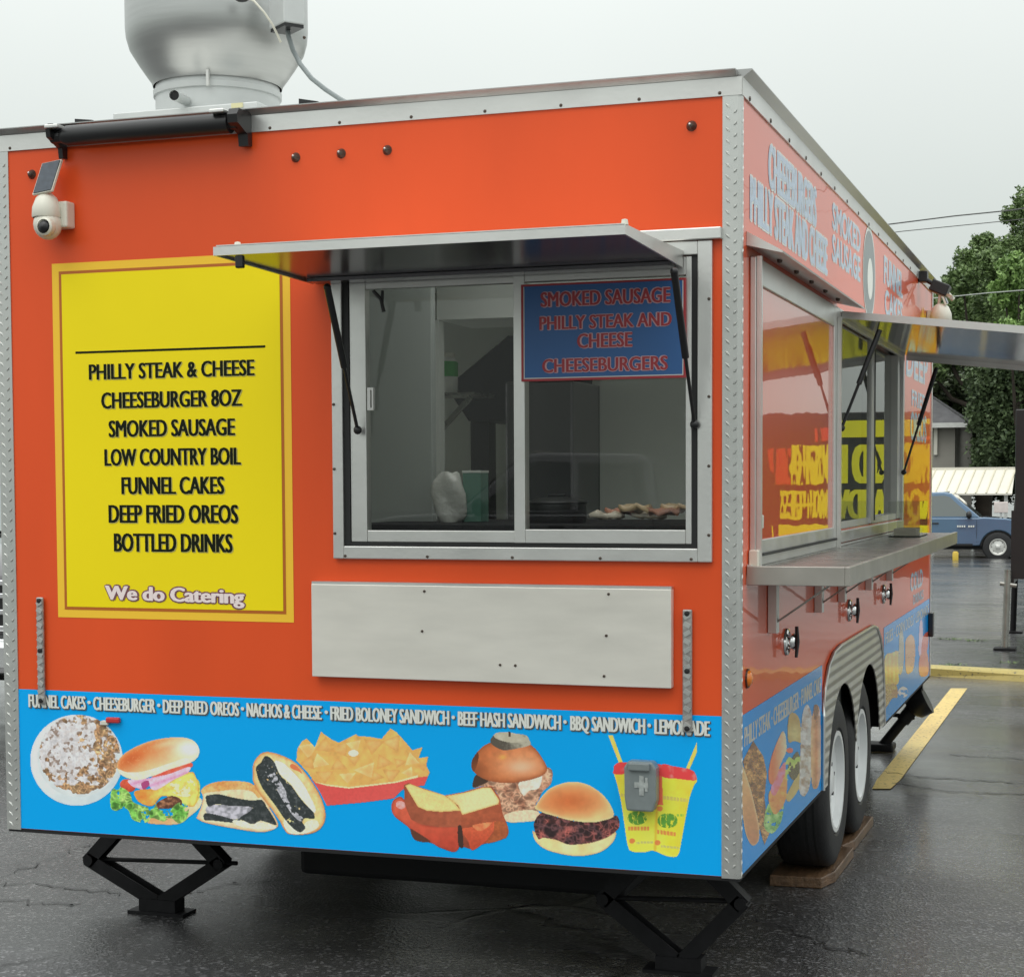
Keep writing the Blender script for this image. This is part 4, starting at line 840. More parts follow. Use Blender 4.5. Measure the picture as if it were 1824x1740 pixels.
part(MB().lathe([(0, 0), (.005, .001), (.006, .006)], at(270, 36, 1, FYC - rb * .72), 'y', 8).lathe([(0, 0), (.005, .001), (.006, .006)], at(541, 67, 1, FYC - rb * .3), 'y', 8), 'rivet', 'bronze', fan)

# ---- security cameras with solar panels
def seccam(base, fn):
    mb = MB().box(-.02, .055, -.05, 0, -.055, .03); root = part(mb.map(fn), 'security_camera', 'white_plastic', bevel=.006)
    part(MB().lathe([(.0, .055), (.02, .053), (.034, .04), (.046, .01), (.048, -.02), (.046, -.024)], (-.012, -.062, 0), 'z', 24).map(fn), 'camera_dome', 'white_plastic', root, smooth=40)
    part(MB().ball((-.008, -.064, -.045), .046, .046, .050, 20).map(fn), 'camera_head', 'white_plastic', root, smooth=True)
    part(MB().lathe([(0, -.122), (.012, -.120), (.020, -.112), (.022, -.100)], (.008, 0, -.060), 'y', 18).map(fn), 'lens', 'black_plastic', root, smooth=40)
    part(MB().lathe([(.023, -.113), (.029, -.108), (.031, -.092), (.026, -.080)], (.008, 0, -.058), 'y', 18).map(fn), 'lens_ring', 'white_plastic', root, smooth=40)
    pc = np.array((-.004, -.065, .105)); sx = np.array((.033, 0, .004)); sz = np.array((.005, .020, .050)); ny = np.cross(sx, sz); ny = -ny / np.linalg.norm(ny) * .004
    part(MB().obox(pc, sx * 1.12, sz * 1.06, ny).map(fn), 'solar_panel', 'white_plastic', root)
    part(MB().obox(pc - ny * 1.3 if ny[1] > 0 else pc + ny * 1.3, sx, sz, ny * .5).map(fn), 'solar_cells', 'solar', root)
    part(MB().tube([(-.006, -.05, .045), (-.008, -.055, .065), (-.006, -.058, .10)], .007, 8).map(fn), 'panel_arm', 'white_plastic', root)
q = at(93, 376, 1, -.05)
seccam(T, lambda v: (q[0] + v[0], v[1] - .001, q[2] + v[2]))
q2z = 2.53
seccam(T, lambda v: (W + .002 - v[1] * 1.3, 5.30 + v[0] * 1.3, q2z - .02 + v[2] * 1.3))
# floodlight on the side wall near the far corner
fl = part(MB().box(W + .002, W + .05, 4.83, 4.90, 2.66, 2.72).tube([(W + .03, 4.86, 2.68), (W + .08, 4.87, 2.65)], .014, 8), 'floodlight', 'black_plastic', bevel=.004)
part(MB().obox((W + .115, 4.88, 2.625), (.045, 0, -.02), (0, .06, 0), (.012, 0, .03)), 'lamp_head', 'black_plastic', fl, bevel=.006)
part(MB().obox((W + .145, 4.88, 2.590), (.035, 0, -.016), (0, .05, 0), (.003, 0, .006)), 'lamp_lens', mat('lamp_glass', (.45, .32, .22), .2), fl)
part(MB().tube([(W + .10, 5.0, 2.66), (W + .17, 5.05, 2.58)], .012, 8), 'aerial', 'white_plastic', fl)

# ---- side wall lettering blocks and round emblem
def stext(s, pts, off=.07):
    (ya, za), (yb, zb_) = pts
    text('lettering_edge', s, M['faded_edge'], T, ya, yb, za, zb_, SP(W + .0004), bold=off, ring=.06)
    text('lettering', s, M['faded_blue'], T, ya, yb, za, zb_, SP(W + .0010), bold=off)
stext('CHEESEBURGERS', ((.42, 2.487), (1.36, 2.617)))
stext('PHILLY STEAK AND CHEESE', ((.13, 2.345), (1.62, 2.470)))
stext('SMOKED', ((1.73, 2.535), (2.52, 2.630))); stext('SAUSAGE', ((1.73, 2.415), (2.52, 2.510)))
stext('FUNNEL', ((3.32, 2.50), (4.10, 2.62))); stext('CAKES', ((3.36, 2.36), (4.10, 2.47)))
stext('DEEP', ((4.28, 2.13), (5.40, 2.29))); stext('FRIED', ((4.55, 1.98), (5.30, 2.06))); stext('OREOS', ((4.50, 1.80), (5.35, 1.94)))
stext('COLD', ((4.55, .985), (5.20, 1.075))); stext('DRINKS', ((4.70, .905), (5.25, .955)))
def disc(y, z, r, x, mname, name, parent=T):
    return part(MB().sheet([(x, y + r * math.cos(t), z + r * math.sin(t)) for t in np.linspace(0, 2 * math.pi, 48)[:-1]]), name, mname, parent)
ey, ez = sd_(1548, 488); em = disc(ey, ez, .205, W + .0012, 'faded_edge', 'round_emblem'); disc(ey, ez, .185, W + .0018, 'grey_plastic', 'emblem_field', em); disc(ey + .02, ez - .02, .09, W + .0024, 'pale_ink', 'emblem_centre', em)
# printed orange-yellow burst next to the far camera
part(MB().sheet([(W + .0012, 4.95 + .55 * a, 2.46 + .10 * b) for a, b in ((0, -.6), (.05, .5), (.12, .2), (.2, .9), (.28, .3), (.36, 1), (.44, .35), (.55, .9), (.6, .2), (.75, .7), (.9, .9), (1, .2), (1, -.6))]), 'flame_print', 'yellow_edge')

# ---- side window: closed orange door, then the open window
def frame_s(mb, y0, y1, z0, z1, t, xa, xb):
    mb.box(xa, xb, y0, y0 + t, z0, z1).box(xa, xb, y1 - t, y1, z0, z1).box(xa, xb, y0 + t, y1 - t, z0, z0 + t).box(xa, xb, y0 + t, y1 - t, z1 - t, z1); return mb
d1 = part(MB().box(W + .0006, W + .012, .215, 1.70, 1.385, 2.175), 'window_door', 'orange_gloss')
part(frame_s(MB(), .135, 1.760, 1.322, 2.236, .078, W + .0006, W + .020), 'door_frame', 'alu', d1, bevel=.003)
part(MB().box(W + .021, W + .036, .137, .152, 1.322, 2.236), 'door_edge', 'alu', d1)
part(MB().box(W + .0208, W + .036, 1.742, 1.758, 1.322, 2.2), 'door_edge', 'alu', d1)
part(MB().box(W + .0208, W + .030, .20, 1.70, 1.352, 1.360), 'seal', 'gasket', d1)
part(MB().box(W + .021, W + .034, .16, .19, 1.435, 1.475), 'door_latch', 'alu_dull', d1, bevel=.003)
w2 = part(frame_s(MB(), 1.765, 4.06, 1.335, 2.24, .045, W + .0006, W + .018), 'side_window', 'alu', bevel=.003)
part(MB().box(W - .040, W + .004, 2.88, 2.98, 1.39, 2.20).box(W - .04, W + .002, 3.90, 4.018, 1.39, 2.20).box(W - .04, W - .004, 1.802, 2.88, 1.386, 1.415).box(W - .04, W - .004, 2.98, 3.90, 1.386, 1.415), 'window_sash', 'alu_dull', w2)
part(MB().box(W - .03, W + .008, 1.802, 1.83, 1.39, 2.20).box(W - .03, W + .006, 2.982, 3.01, 1.40, 2.20), 'window_seal', 'gasket', w2)
part(MB().sheet([(W - .006, 1.83, 1.415), (W - .006, 2.88, 1.415), (W - .006, 2.88, 2.2), (W - .006, 1.83, 2.2)]).sheet([(W - .03, 3.01, 1.415), (W - .03, 3.9, 1.415), (W - .03, 3.9, 2.2), (W - .03, 3.01, 2.2)]), 'window_glass', 'glass', w2)
# drip ledge over the door
dl = MB().extrude([(W + .0006, .085, 2.262), (W + .105, .085, 2.236), (W + .107, .085, 2.241), (W + .0006, .085, 2.302)], (0, 1.78, 0))
dlo = part(dl, 'drip_ledge', 'alu_dull')
sc = MB()
for i in range(5): part(MB().lathe([(0, -.012), (.007, -.010), (.009, 0)], (W + .05, .35 + i * .3, 2.250), 'z', 8), 'screw', 'bronze', dlo)
# side awning
B0, B1, BX = 1.86, 4.12, 1.20
def bw(d, y, t): return (W + .02 + d, y, 2.208 - d * .118 + t)
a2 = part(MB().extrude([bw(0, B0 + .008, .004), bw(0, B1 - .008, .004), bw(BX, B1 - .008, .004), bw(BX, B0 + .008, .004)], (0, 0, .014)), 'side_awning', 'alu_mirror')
fm = MB().extrude([bw(0, B0, -.004), bw(BX, B0, -.004), bw(BX, B0, .024), bw(0, B0, .024)], (0, .008, 0)).extrude([bw(0, B1 - .008, -.02), bw(BX, B1 - .008, -.02), bw(BX, B1 - .008, .024), bw(0, B1 - .008, .024)], (0, .008, 0))
fm.extrude([bw(BX, B0 + .008, -.004), bw(BX, B1 - .008, -.004), bw(BX, B1 - .008, .024), bw(BX, B0 + .008, .024)], (.008, 0, 0))
fm.extrude([bw(0, B0 + .0082, .0185), bw(0, B1 - .0082, .0185), bw(BX, B1 - .0082, .0185), bw(BX, B0 + .0082, .0185)], (0, 0, .004))
part(fm, 'awning_rim', 'alu', a2)
for (yb_, zb_, u0, v0) in ((1.83, 1.78, 1567, 588), (3.98, 1.62, 1668, 655)):
    b = np.array((W + .025, yb_, zb_)); t_ = at(u0, v0, 1, yb_ + (.07 if yb_ < 3 else .05))
    st = part(MB().tube([t_, t_ + (b - t_) * .55], .011, 10), 'gas_strut', 'black_plastic', smooth=40)
    part(MB().tube([t_ + (b - t_) * .55, b], .006, 8).ball(b, .014, .014, .014, 10), 'strut_rod', 'black_plastic', st, smooth=40)
# service counter
SX = 2.80
ct = part(MB().box(W + .001, SX, .10, 3.80, 1.300, 1.322), 'service_counter', 'steel_grey', bevel=.002)
part(MB().box(SX - .012, SX + .004, .092, 3.80, 1.270, 1.3265).box(W + .001, SX - .012, .092, .0995, 1.270, 1.3265), 'counter_lip', 'lip_steel', ct, bevel=.002)
part(MB().box(W + .001, W + .012, .10, 3.80, 1.3225, 1.330), 'counter_hinge', 'alu_dull', ct)
part(MB().box(W + .002, W + .030, .118, .155, 1.3225, 1.372), 'counter_stop', 'white_plastic', ct, bevel=.003)
for y in (.45, 1.36, 1.94, 2.75, 3.5):
    b = part(MB().box(W + .001, W + .030, y - .022, y + .022, 1.10, 1.298), 'counter_bracket', 'alu_dull', bevel=.002)
    part(MB().bar((W + .02, y, 1.13), (SX - .05, y, 1.293), .022, .006), 'brace', 'steel_grey', b)
# recessed chrome couplings, marker lamp, tail fixture
for (u, v) in ((1400, 1143), (1512, 1087), (1573, 1058)):
    y, z = sd_(u, v)
    c = part(MB().lathe([(.046, .001), (.044, .008), (.036, .011), (.034, .006), (0, .005)], (W, y, z), 'x', 28), 'water_coupling', 'chrome', smooth=35)
    part(MB().lathe([(.014, .005), (.014, .014), (.026, .018), (.029, .025), (.024, .031), (.009, .033), (0, .033)], (W, y + .01, z), 'x', 24), 'coupling_cap', 'chrome', c, smooth=40)
    part(MB().tube([(W + .036, y - .01, z - .050), (W + .038, y, z), (W + .036, y - .004, z + .052)], [.005, .008, .006], 8), 'tap_lever', 'black_plastic', c, smooth=40)
ml = part(MB().lathe([(.026, .001), (.024, .009), (.015, .016), (0, .018)], (W, .105, .993), 'x', 20), 'amber_marker_light', 'amber', smooth=True)
part(MB().lathe([(.029, .0005), (.029, .006), (.026, .006)], (W, .105, .993), 'x', 20), 'lamp_ring', 'bronze', ml)
part(MB().box(W + .002, W + .03, 5.52, 5.60, .66, .80), 'tail_fixture', 'black_plastic', bevel=.004)

# ---- wheels, fender and wheel well
WY = (1.965, 2.668)
out_ = [(1.53, Z0), (1.53, .70), (1.56, .80), (1.64, .875), (1.78, .915), (1.95, .926), (2.95, .926), (3.10, .905), (3.22, .85), (3.30, .77), (3.36, .62), (3.40, Z0)]
fp = [(W + .006, y, z) for y, z in out_]
def arch(cy, a0, a1, n=18): return [(cy + .405 * math.cos(t), .37 + .395 * math.sin(t)) for t in np.linspace(a0, a1, n)]
c1, c2 = 2.05, 2.83
mid = math.acos((c2 - c1) / 2 / .405); e0 = math.asin((Z0 - .37) / .395)
ar = arch(c2, e0, math.pi - mid) + arch(c1, mid, math.pi - e0)[0:]
pts = [(W + .006, y, z) for y, z in ar[::1]]
fen = MB().extrude(fp + [(W + .006, y, z) for y, z in ar], (-.005, 0, 0))
fe = part(fen, 'wheel_fender', 'fender')
tr_ = MB().tube([(W + .008, y, z) for y, z in out_], .007, 6)
part(tr_, 'fender_edge', 'alu', fe)
part(MB().box(W - .36, W - .34, 1.53, 3.40, Z0, .93).box(W - .34, W - .002, 1.53, 3.40, .925, .932).box(W - .34, W - .002, 1.525, 1.53, Z0, .93).box(W - .34, W - .002, 3.40, 3.405, Z0, .93), 'wheel_well', 'dark_under', fe)
def wheel(parent, c, r=.338, wd=.21, sgn=1, rimr=.195, m_rim='white_paint'):
    h = wd / 2
    prof = [(rimr, -h * .8), (rimr + .02, -h), (r - .05, -h * 1.02), (r - .012, -h * .9), (r, -h * .72), (r, h * .72), (r - .012, h * .9), (r - .05, h * 1.02), (rimr + .02, h), (rimr, h * .8)]
    t = part(MB().lathe(prof, c, 'x', 56), 'wheel', 'rubber', parent, smooth=40)
    gx = MB()
    for k_ in range(-2, 3): gx.lathe([(r + .0012, k_ * h * .28 - .004), (r + .0012, k_ * h * .28 + .004)], c, 'x', 56)
    part(gx, 'tread_groove', 'gasket', t)
    o = sgn * h
    rp = [(rimr + .008, o * .80), (rimr + .006, o * .98), (rimr - .012, o * .98), (rimr - .022, o * .70), (rimr - .05, o * .55), (.085, o * .66), (.06, o * .72), (.045, o * .80), (0, o * .82)]
    part(MB().lathe(rp, c, 'x', 48), 'rim', m_rim, t, smooth=40)
    sl = MB()
    for k_ in range(8):
        a = 2 * math.pi * k_ / 8; rr = rimr - .058
        sl.lathe([(.013, o * .585), (0, o * .59)], (c[0], c[1] + rr * math.cos(a), c[2] + rr * math.sin(a)), 'x', 10)
    for k_ in range(5):
        a = 2 * math.pi * k_ / 5 + .3; sl.lathe([(.008, o * .6), (.008, o * .78), (0, o * .79)], (c[0], c[1] + .068 * math.cos(a), c[2] + .068 * math.sin(a)), 'x', 8)
    part(sl, 'wheel_bolt', 'black_plastic', t)
    return t
for wy in WY: wheel(T, (W - .107, wy, .383))
for wy in WY: wheel(T, (.145, wy, .383), sgn=-1)
part(MB().tube([(.2, WY[0], .383), (2.3, WY[0], .383)], .04, 10).tube([(.2, WY[1], .383), (2.3, WY[1], .383)], .04, 10), 'axle', 'dark_under')
part(MB().box(.45, .55, 1.1, 5.6, .32, .407).box(1.95, 2.05, 1.1, 5.6, .32, .407), 'chassis_rail', 'dark_under')
part(MB().box(.62, 1.90, .95, 1.50, .10, .40), 'light_block', 'dark_under', bevel=.02)  # added block, darkens the view beneath the trailer
part(MB().box(.30, 2.20, 3.50, 5.40, .12, .40), 'light_block', 'dark_under', bevel=.02)  # second added block, stops light coming in from the back

# ---- stabiliser jacks
def scissor(lj, rj, ft, tp, y, rod):
    lj, rj, ft, tp = (np.array((*q, ), float) for q in (lj, rj, ft, tp))
    P = lambda q, dy=0: (q[0], y + dy, q[1])
    sj = MB()
    arms = [((tp[0] - .05, tp[1]), lj), (lj, (ft[0] - .02, ft[1] + .02)), ((tp[0] + .05, tp[1]), rj), (rj, (ft[0] + .02, ft[1] + .02))]
    for a, b in arms:
        a, b = np.array(a, float), np.array(b, float); d = (b - a) / np.linalg.norm(b - a); a = a - d * .012; b = b + d * .012
        for dy in (-.026, .026): sj.bar(P(a, dy), P(b, dy), .050, .006, (0, 1, 0))
        nrm = np.array((d[1], -d[0])); c0_ = np.array((( tp[0]), (tp[1] + ft[1]) / 2)); sgn_ = 1 if np.dot((a + b) / 2 + nrm - c0_, (a + b) / 2 + nrm - c0_) > np.dot((a + b) / 2 - nrm - c0_, (a + b) / 2 - nrm - c0_) else -1
        sj.bar(P(a + nrm * sgn_ * .022), P(b + nrm * sgn_ * .022), .005, .0455, (0, 1, 0))
    for q in (lj, rj): sj.tube([P(q, -.036), P(q, .036)], .020, 10)
    root = part(sj, 'scissor_jack', 'black_paint')
    part(MB().tube([P(lj), P((rj[0] + rod, rj[1] + .002))], .008, 8), 'screw_rod', 'black_paint', root)
    part(MB().box(ft[0] - .115, ft[0] + .115, y - .05, y + .05, .001, .012).box(ft[0] - .075, ft[0] + .075, y - .036, y + .036, .0122, .055), 'foot_plate', 'black_paint', root)
    return root
def XZ(u, v, y): q = at(u, v, 1, y); return (q[0], q[2])
yl = .62; a, b, c_ = XZ(165, 1529, yl), XZ(396, 1536, yl), XZ(288, 1603, yl)
scissor(a, b, (c_[0], .03), ((a[0] + b[0]) / 2, Z0 - .012), yl, .06)
yr = .44; a, b, c_ = XZ(1078, 1598, yr), XZ(1322, 1606, yr), XZ(1212, 1722, yr)
scissor(a, b, (c_[0], .03), ((a[0] + b[0]) / 2, Z0 - .012), yr, -.02)
# slanted drop-leg jack with its motor near the far corner
jy = 5.36
J = lambda u, v: at(u, v, 1, jy)
lg = part(MB().tube([J(1572, 1328), J(1612, 1279)], .030, 14).tube([J(1608, 1284), J(1625, 1262)], .040, 14), 'drop_leg_jack', 'black_paint', smooth=40)
ft = J(1572, 1332); part(MB().box(ft[0] - .09, ft[0] + .07, jy - .08, jy + .08, .002, .045), 'jack_foot', 'black_paint', lg, bevel=.012)
part(MB().tube([J(1622, 1262), J(1630, 1256), J(1652, 1246)], [.055, .082, .082], 20), 'jack_motor', 'black_plastic', lg, smooth=40)
part(MB().bar(J(1636, 1250), J(1632, 1192), .05, .06), 'jack_bracket', 'black_paint', lg)
part(MB().tube([J(1590, 1273), J(1606, 1274)], .012, 8).tube([J(1608, 1284), J(1628, 1276)], .016, 8), 'jack_lever', 'black_paint', lg)

# ---- interior seen through the windows
FLR = .50
li = MB()
li.holes(lambda u, v: (u, v, FLR), .03, W - .05, .05, LEN - .05, [(W - .37, W - .05, 1.5, 3.42), (.03, .37, 1.5, 3.42)]).holes(lambda u, v: (u, v, 2.60), .03, W - .05, .05, LEN - .05, [SKY])
li.holes(SP(.03), .05, LEN - .05, FLR, 2.6, [FS]).sheet([(.03, LEN - .05, FLR), (W - .05, LEN - .05, FLR), (W - .05, LEN - .05, 2.6), (.03, LEN - .05, 2.6)])
li.holes(FP(.045), .03, W - .05, FLR, 2.6, [FW]); li.holes(SP(W - .045), .05, LEN - .05, FLR, 2.6, [S1, (1.5, 3.42, FLR, .94)])
li.box(FW[0] - .001, FW[0], .031, .045, FW[2], FW[3])
part(li, 'interior_lining', 'lining')
E0 = lambda u, v, y: at(u, v, 1, y)
a = E0(640, 505, .75); b = E0(768, 505, .75)
part(MB().box(a[0] - .5, b[0], .75, .79, FLR, 2.59), 'side_panel', 'lining_dark', bevel=.004)
a = E0(768, 505, 1.3); b = E0(925, 562, 1.3)
part(MB().box(a[0], b[0] + .9, 1.36, 1.75, b[2], 2.59), 'header_panel', 'lining')
a = E0(768, 560, 1.36); part(MB().box(a[0], a[0] + .03, 1.36, 1.42, FLR, b[2] - .001), 'door_post', 'lining')
a = E0(1068, 700, 2.4); part(MB().box(a[0], W - .06, 2.4, 2.44, FLR, 2.59), 'partition', 'lining')
part(MB().box(a[0] - .30, a[0] - .002, 2.0, 2.44, FLR, 2.0), 'refrigerator', 'alu_dark', bevel=.01)
a = E0(850, 600, 2.6); b = E0(925, 600, 2.6)
hp = [E0(795, 690, 2.6), E0(905, 598, 2.6), E0(1000, 598, 2.6), E0(1000, 750, 2.6), E0(835, 750, 2.6)]
part(MB().extrude(hp, (0, .5, 0)), 'cooker_hood', 'black_paint')
a = E0(838, 750, 2.7); part(MB().box(a[0], a[0] + .09, 2.7, 2.8, .9, a[2]), 'duct_pipe', 'black_paint')
a = E0(770, 700, 1.9); b = E0(845, 700, 1.9)
shf = part(MB().box(a[0] - .3, b[0], 1.9, 2.15, a[2] - .012, a[2]), 'wall_shelf', 'steel_grey')
part(MB().bar((b[0] - .02, 1.91, a[2] - .02), (a[0] - .02, 1.91, a[2] - .21), .02, .02, (0, 1, 0)), 'shelf_bracket', 'steel_grey', shf)
wz = E0(800, 931, .55)[2]
part(MB().box(1.1, W - .06, .30, 1.15, wz - .03, wz), 'worktop', 'black_paint', bevel=.004)

# loose things inside and on the trailer
q = E0(796, 690, 1.95); r_ = .045
o = MB().lathe([(0, 0), (r_, 0), (r_ * 1.05, .01), (r_ * 1.05, .10), (r_ * .9, .135), (r_ * .75, .15)], (q[0], q[1], a[2] + .001), 'z', 24).build('spray_bottle', mat('white_bottle_plastic', (.85, .85, .80), .3), None, smooth=40, loc=(q[0], q[1], a[2]))
tag(o, 'white plastic bottle with green label on the shelf inside the window', 'bottle')
part(MB().lathe([(r_ * 1.07, .068), (r_ * 1.07, .125), (r_ * .95, .132)], (q[0], q[1], a[2] + .001), 'z', 24), 'green_label', mat('green_label', (.03, .42, .05), .4), o)
part(MB().lathe([(r_ * .78, .150), (r_ * .78, .168), (0, .17)], (q[0], q[1], a[2] + .001), 'z', 20), 'cap', 'white_plastic', o)
q = E0(800, 925, .62)
bgm = MB(); rr = random.Random(8); n = 18; prof = [(.05, 0), (.065, .02), (.062, .06), (.070, .10), (.060, .135), (.045, .155), (.028, .175), (.010, .165)]
vs = []; fs = []
for i, (r0, h) in enumerate(prof):
    for k_ in range(n):
        t = 2 * math.pi * k_ / n; r1 = r0 * .88 * (1 + .22 * math.sin(3 * t + i) + rr.uniform(-.13, .13)); vs.append((q[0] + r1 * math.cos(t), .62 + r1 * .8 * math.sin(t), wz + .001 + h + rr.uniform(-.006, .006) * (i > 0)))
for i in range(len(prof) - 1):
    for k_ in range(n): fs.append((i * n + k_, i * n + (k_ + 1) % n, (i + 1) * n + (k_ + 1) % n, (i + 1) * n + k_))
bg_o = bgm.add(vs, fs).build('plastic_bag', mat('white_bag_film', (.58, .58, .53), .3, bump=(30, .6)), None, smooth=70, loc=(q[0], .62, wz))
sm_ = bg_o.modifiers.new('smooth', 'SUBSURF'); sm_.levels = sm_.render_levels = 1
tag(bg_o, 'crumpled white plastic bag on the worktop behind the left window pane', 'plastic bag')
q = E0(844, 930, .66); h_ = E0(844, 838, .66)[2]
gbx = MB().box(q[0] - .033, q[0] + .033, .64, .72, wz + .001, h_ - .008).build('carton', mat('green_carton', (.10, .24, .18), .5), None, bevel=.002, loc=(q[0], .68, wz))
tag(gbx, 'tall grey green carton standing beside the white plastic bag', 'carton')
part(MB().box(q[0] - .034, q[0] + .034, .639, .721, h_ - .0078, h_), 'lid', 'lining', gbx)
q = E0(992, 940, .60)
pot = MB().lathe([(0, 0), (.095, 0), (.10, .01), (.10, .062), (.106, .067), (.10, .071), (.06, .082), (.02, .086), (0, .087)], (q[0], .60, wz + .001), 'z', 36).build('cooking_pot', M['black_plastic'], None, smooth=40, loc=(q[0], .60, wz))
tag(pot, 'black lidded pot on the worktop behind the right window pane', 'pot')
part(MB().box(q[0] - .03, q[0] + .03, .594, .606, wz + .088, wz + .096), 'lid_handle', 'black_plastic', pot, bevel=.003)
rr = random.Random(5)
tq = E0(1145, 940, .42)
for i in range(6):
    u0 = 1082 + i * 25; q = E0(u0, 925, .40 + (i % 2) * .05)
    z = wz + .002 + (i % 3) * .012
    pk = MB(); nx = 5; vs = []
    for jx in range(nx + 1):
        for jy_ in range(4): vs.append((q[0] - .05 + .10 * jx / nx, q[1] - .03 + .06 * jy_ / 3, z + .02 + .012 * math.sin(jx * 1.9 + i) * math.sin(jy_ * 1.4 + i) + rr.uniform(-.003, .003)))
    pk.add(vs, [(jx * 4 + j2, jx * 4 + j2 + 1, (jx + 1) * 4 + j2 + 1, (jx + 1) * 4 + j2) for jx in range(nx) for j2 in range(3)])
    o = pk.build('food_packet', mat('packet_film' + ('', '_red', '_tan')[i % 3], ((.80, .70, .55), (.62, .28, .18), (.72, .52, .30))[i % 3], .3, var=(30, .2)), None, smooth=30, loc=(q[0], q[1], z))
    o.modifiers.new('thickness', 'SOLIDIFY').thickness = .012
    tag(o, 'crinkled food packet in the pale and red heap behind the right window pane', 'food packet', 'food packets heaped inside the front window')
# blue sign on the right pane
bs = MB().box(1.846, 2.342, -.022, -.0152, 1.879, 2.160).build('blue_menu_sign', M['blue_sign'], None, loc=(2.094, -.018, 1.879))
tag(bs, 'blue sign with red letters hung over the upper right window pane', 'sign')
em_ = MB()
for b in ((1.843, 1.850, 1.876, 2.163), (2.338, 2.345, 1.876, 2.163), (1.850, 2.338, 1.876, 1.883), (1.850, 2.338, 2.157, 2.163)): em_.box(b[0], b[1], -.0232, -.015, b[2], b[3])
part(em_, 'sign_border', 'sign_red', bs)
em_ = MB()
for b in ((1.8505, 1.853, 1.8835, 2.1565), (2.335, 2.3375, 1.8835, 2.1565), (1.853, 2.335, 1.8835, 1.886)): em_.sheet([(b[0], -.0224, b[2]), (b[1], -.0224, b[2]), (b[1], -.0224, b[3]), (b[0], -.0224, b[3])])
part(em_, 'inner_line', 'pale_ink', bs)
for s, u0, v0, u1, v1 in (('SMOKED SAUSAGE', 963, 547, 1195, 512), ('PHILLY STEAK AND', 961, 588, 1197, 556), ('CHEESE', 1028, 620, 1127, 592), ('CHEESEBURGERS', 966, 664, 1190, 634)):
    (x0, z0), (x1, z1) = fr(u0, v0, -.022), fr(u1, v1, -.022)
    text('lettering_edge', s, M['sign_pink'], bs, x0, x1, z0, z1, FP(-.0228), bold=.045, ring=.06)
    text('lettering', s, M['sign_red'], bs, x0, x1, z0, z1, FP(-.0238), bold=.04)
# clear box on the counter
q = at(1612, 945, 1, 3.45)
cb = MB()
x0, x1, y0, y1, z0 = W + .06, W + .20, 3.05, 3.40, 1.3235
cb.sheet([(x0, y0, z0), (x1, y0, z0), (x1, y0, z0 + .16), (x0, y0, z0 + .16)]).sheet([(x1, y0, z0), (x1, y1, z0), (x1, y1, z0 + .16), (x1, y0, z0 + .16)]).sheet([(x0, y1, z0), (x1, y1, z0), (x1, y1, z0 + .16), (x0, y1, z0 + .16)])
cbo = cb.build('clear_box', M['clear_plastic'], None, loc=((x0 + x1) / 2, (y0 + y1) / 2, z0))
tag(cbo, 'clear plastic box standing on the side service counter', 'box')
part(MB().box(x0, x1, y0, y1, z0, z0 + .004), 'box_base', 'grey_plastic', cbo)
part(MB().box(x0 + .02, x1 - .02, y0 + .04, y1 - .05, z0 + .0045, z0 + .035), 'napkins', mat('napkin_paper', (.72, .66, .58), .8), cbo)
# planks under the wheels
p1 = at(1478, 1577, 2, 0.0)
for i, (xa, xb, ya, yb_, z, tx) in enumerate(((2.27, 2.50, 1.72, 2.34, .001, 'brown plank under the near tyre of the two trailer wheels'), (2.29, 2.49, 2.36, 3.06, .001, 'brown plank under the rear tyre of the two trailer wheels'))):
    pl = MB()
    pl.extrude([(xa, ya, z), (xb - .03, ya + .01, z), (xb + .005, ya + .14, z), (xb + .01, yb_, z), (xa, yb_ + .005, z)], (0, 0, .043))
    tag(pl.build('wooden_plank', M['wood'], None, bevel=.004, loc=((xa + xb) / 2, (ya + yb_) / 2, z)), tx, 'plank', 'planks under the trailer wheels')

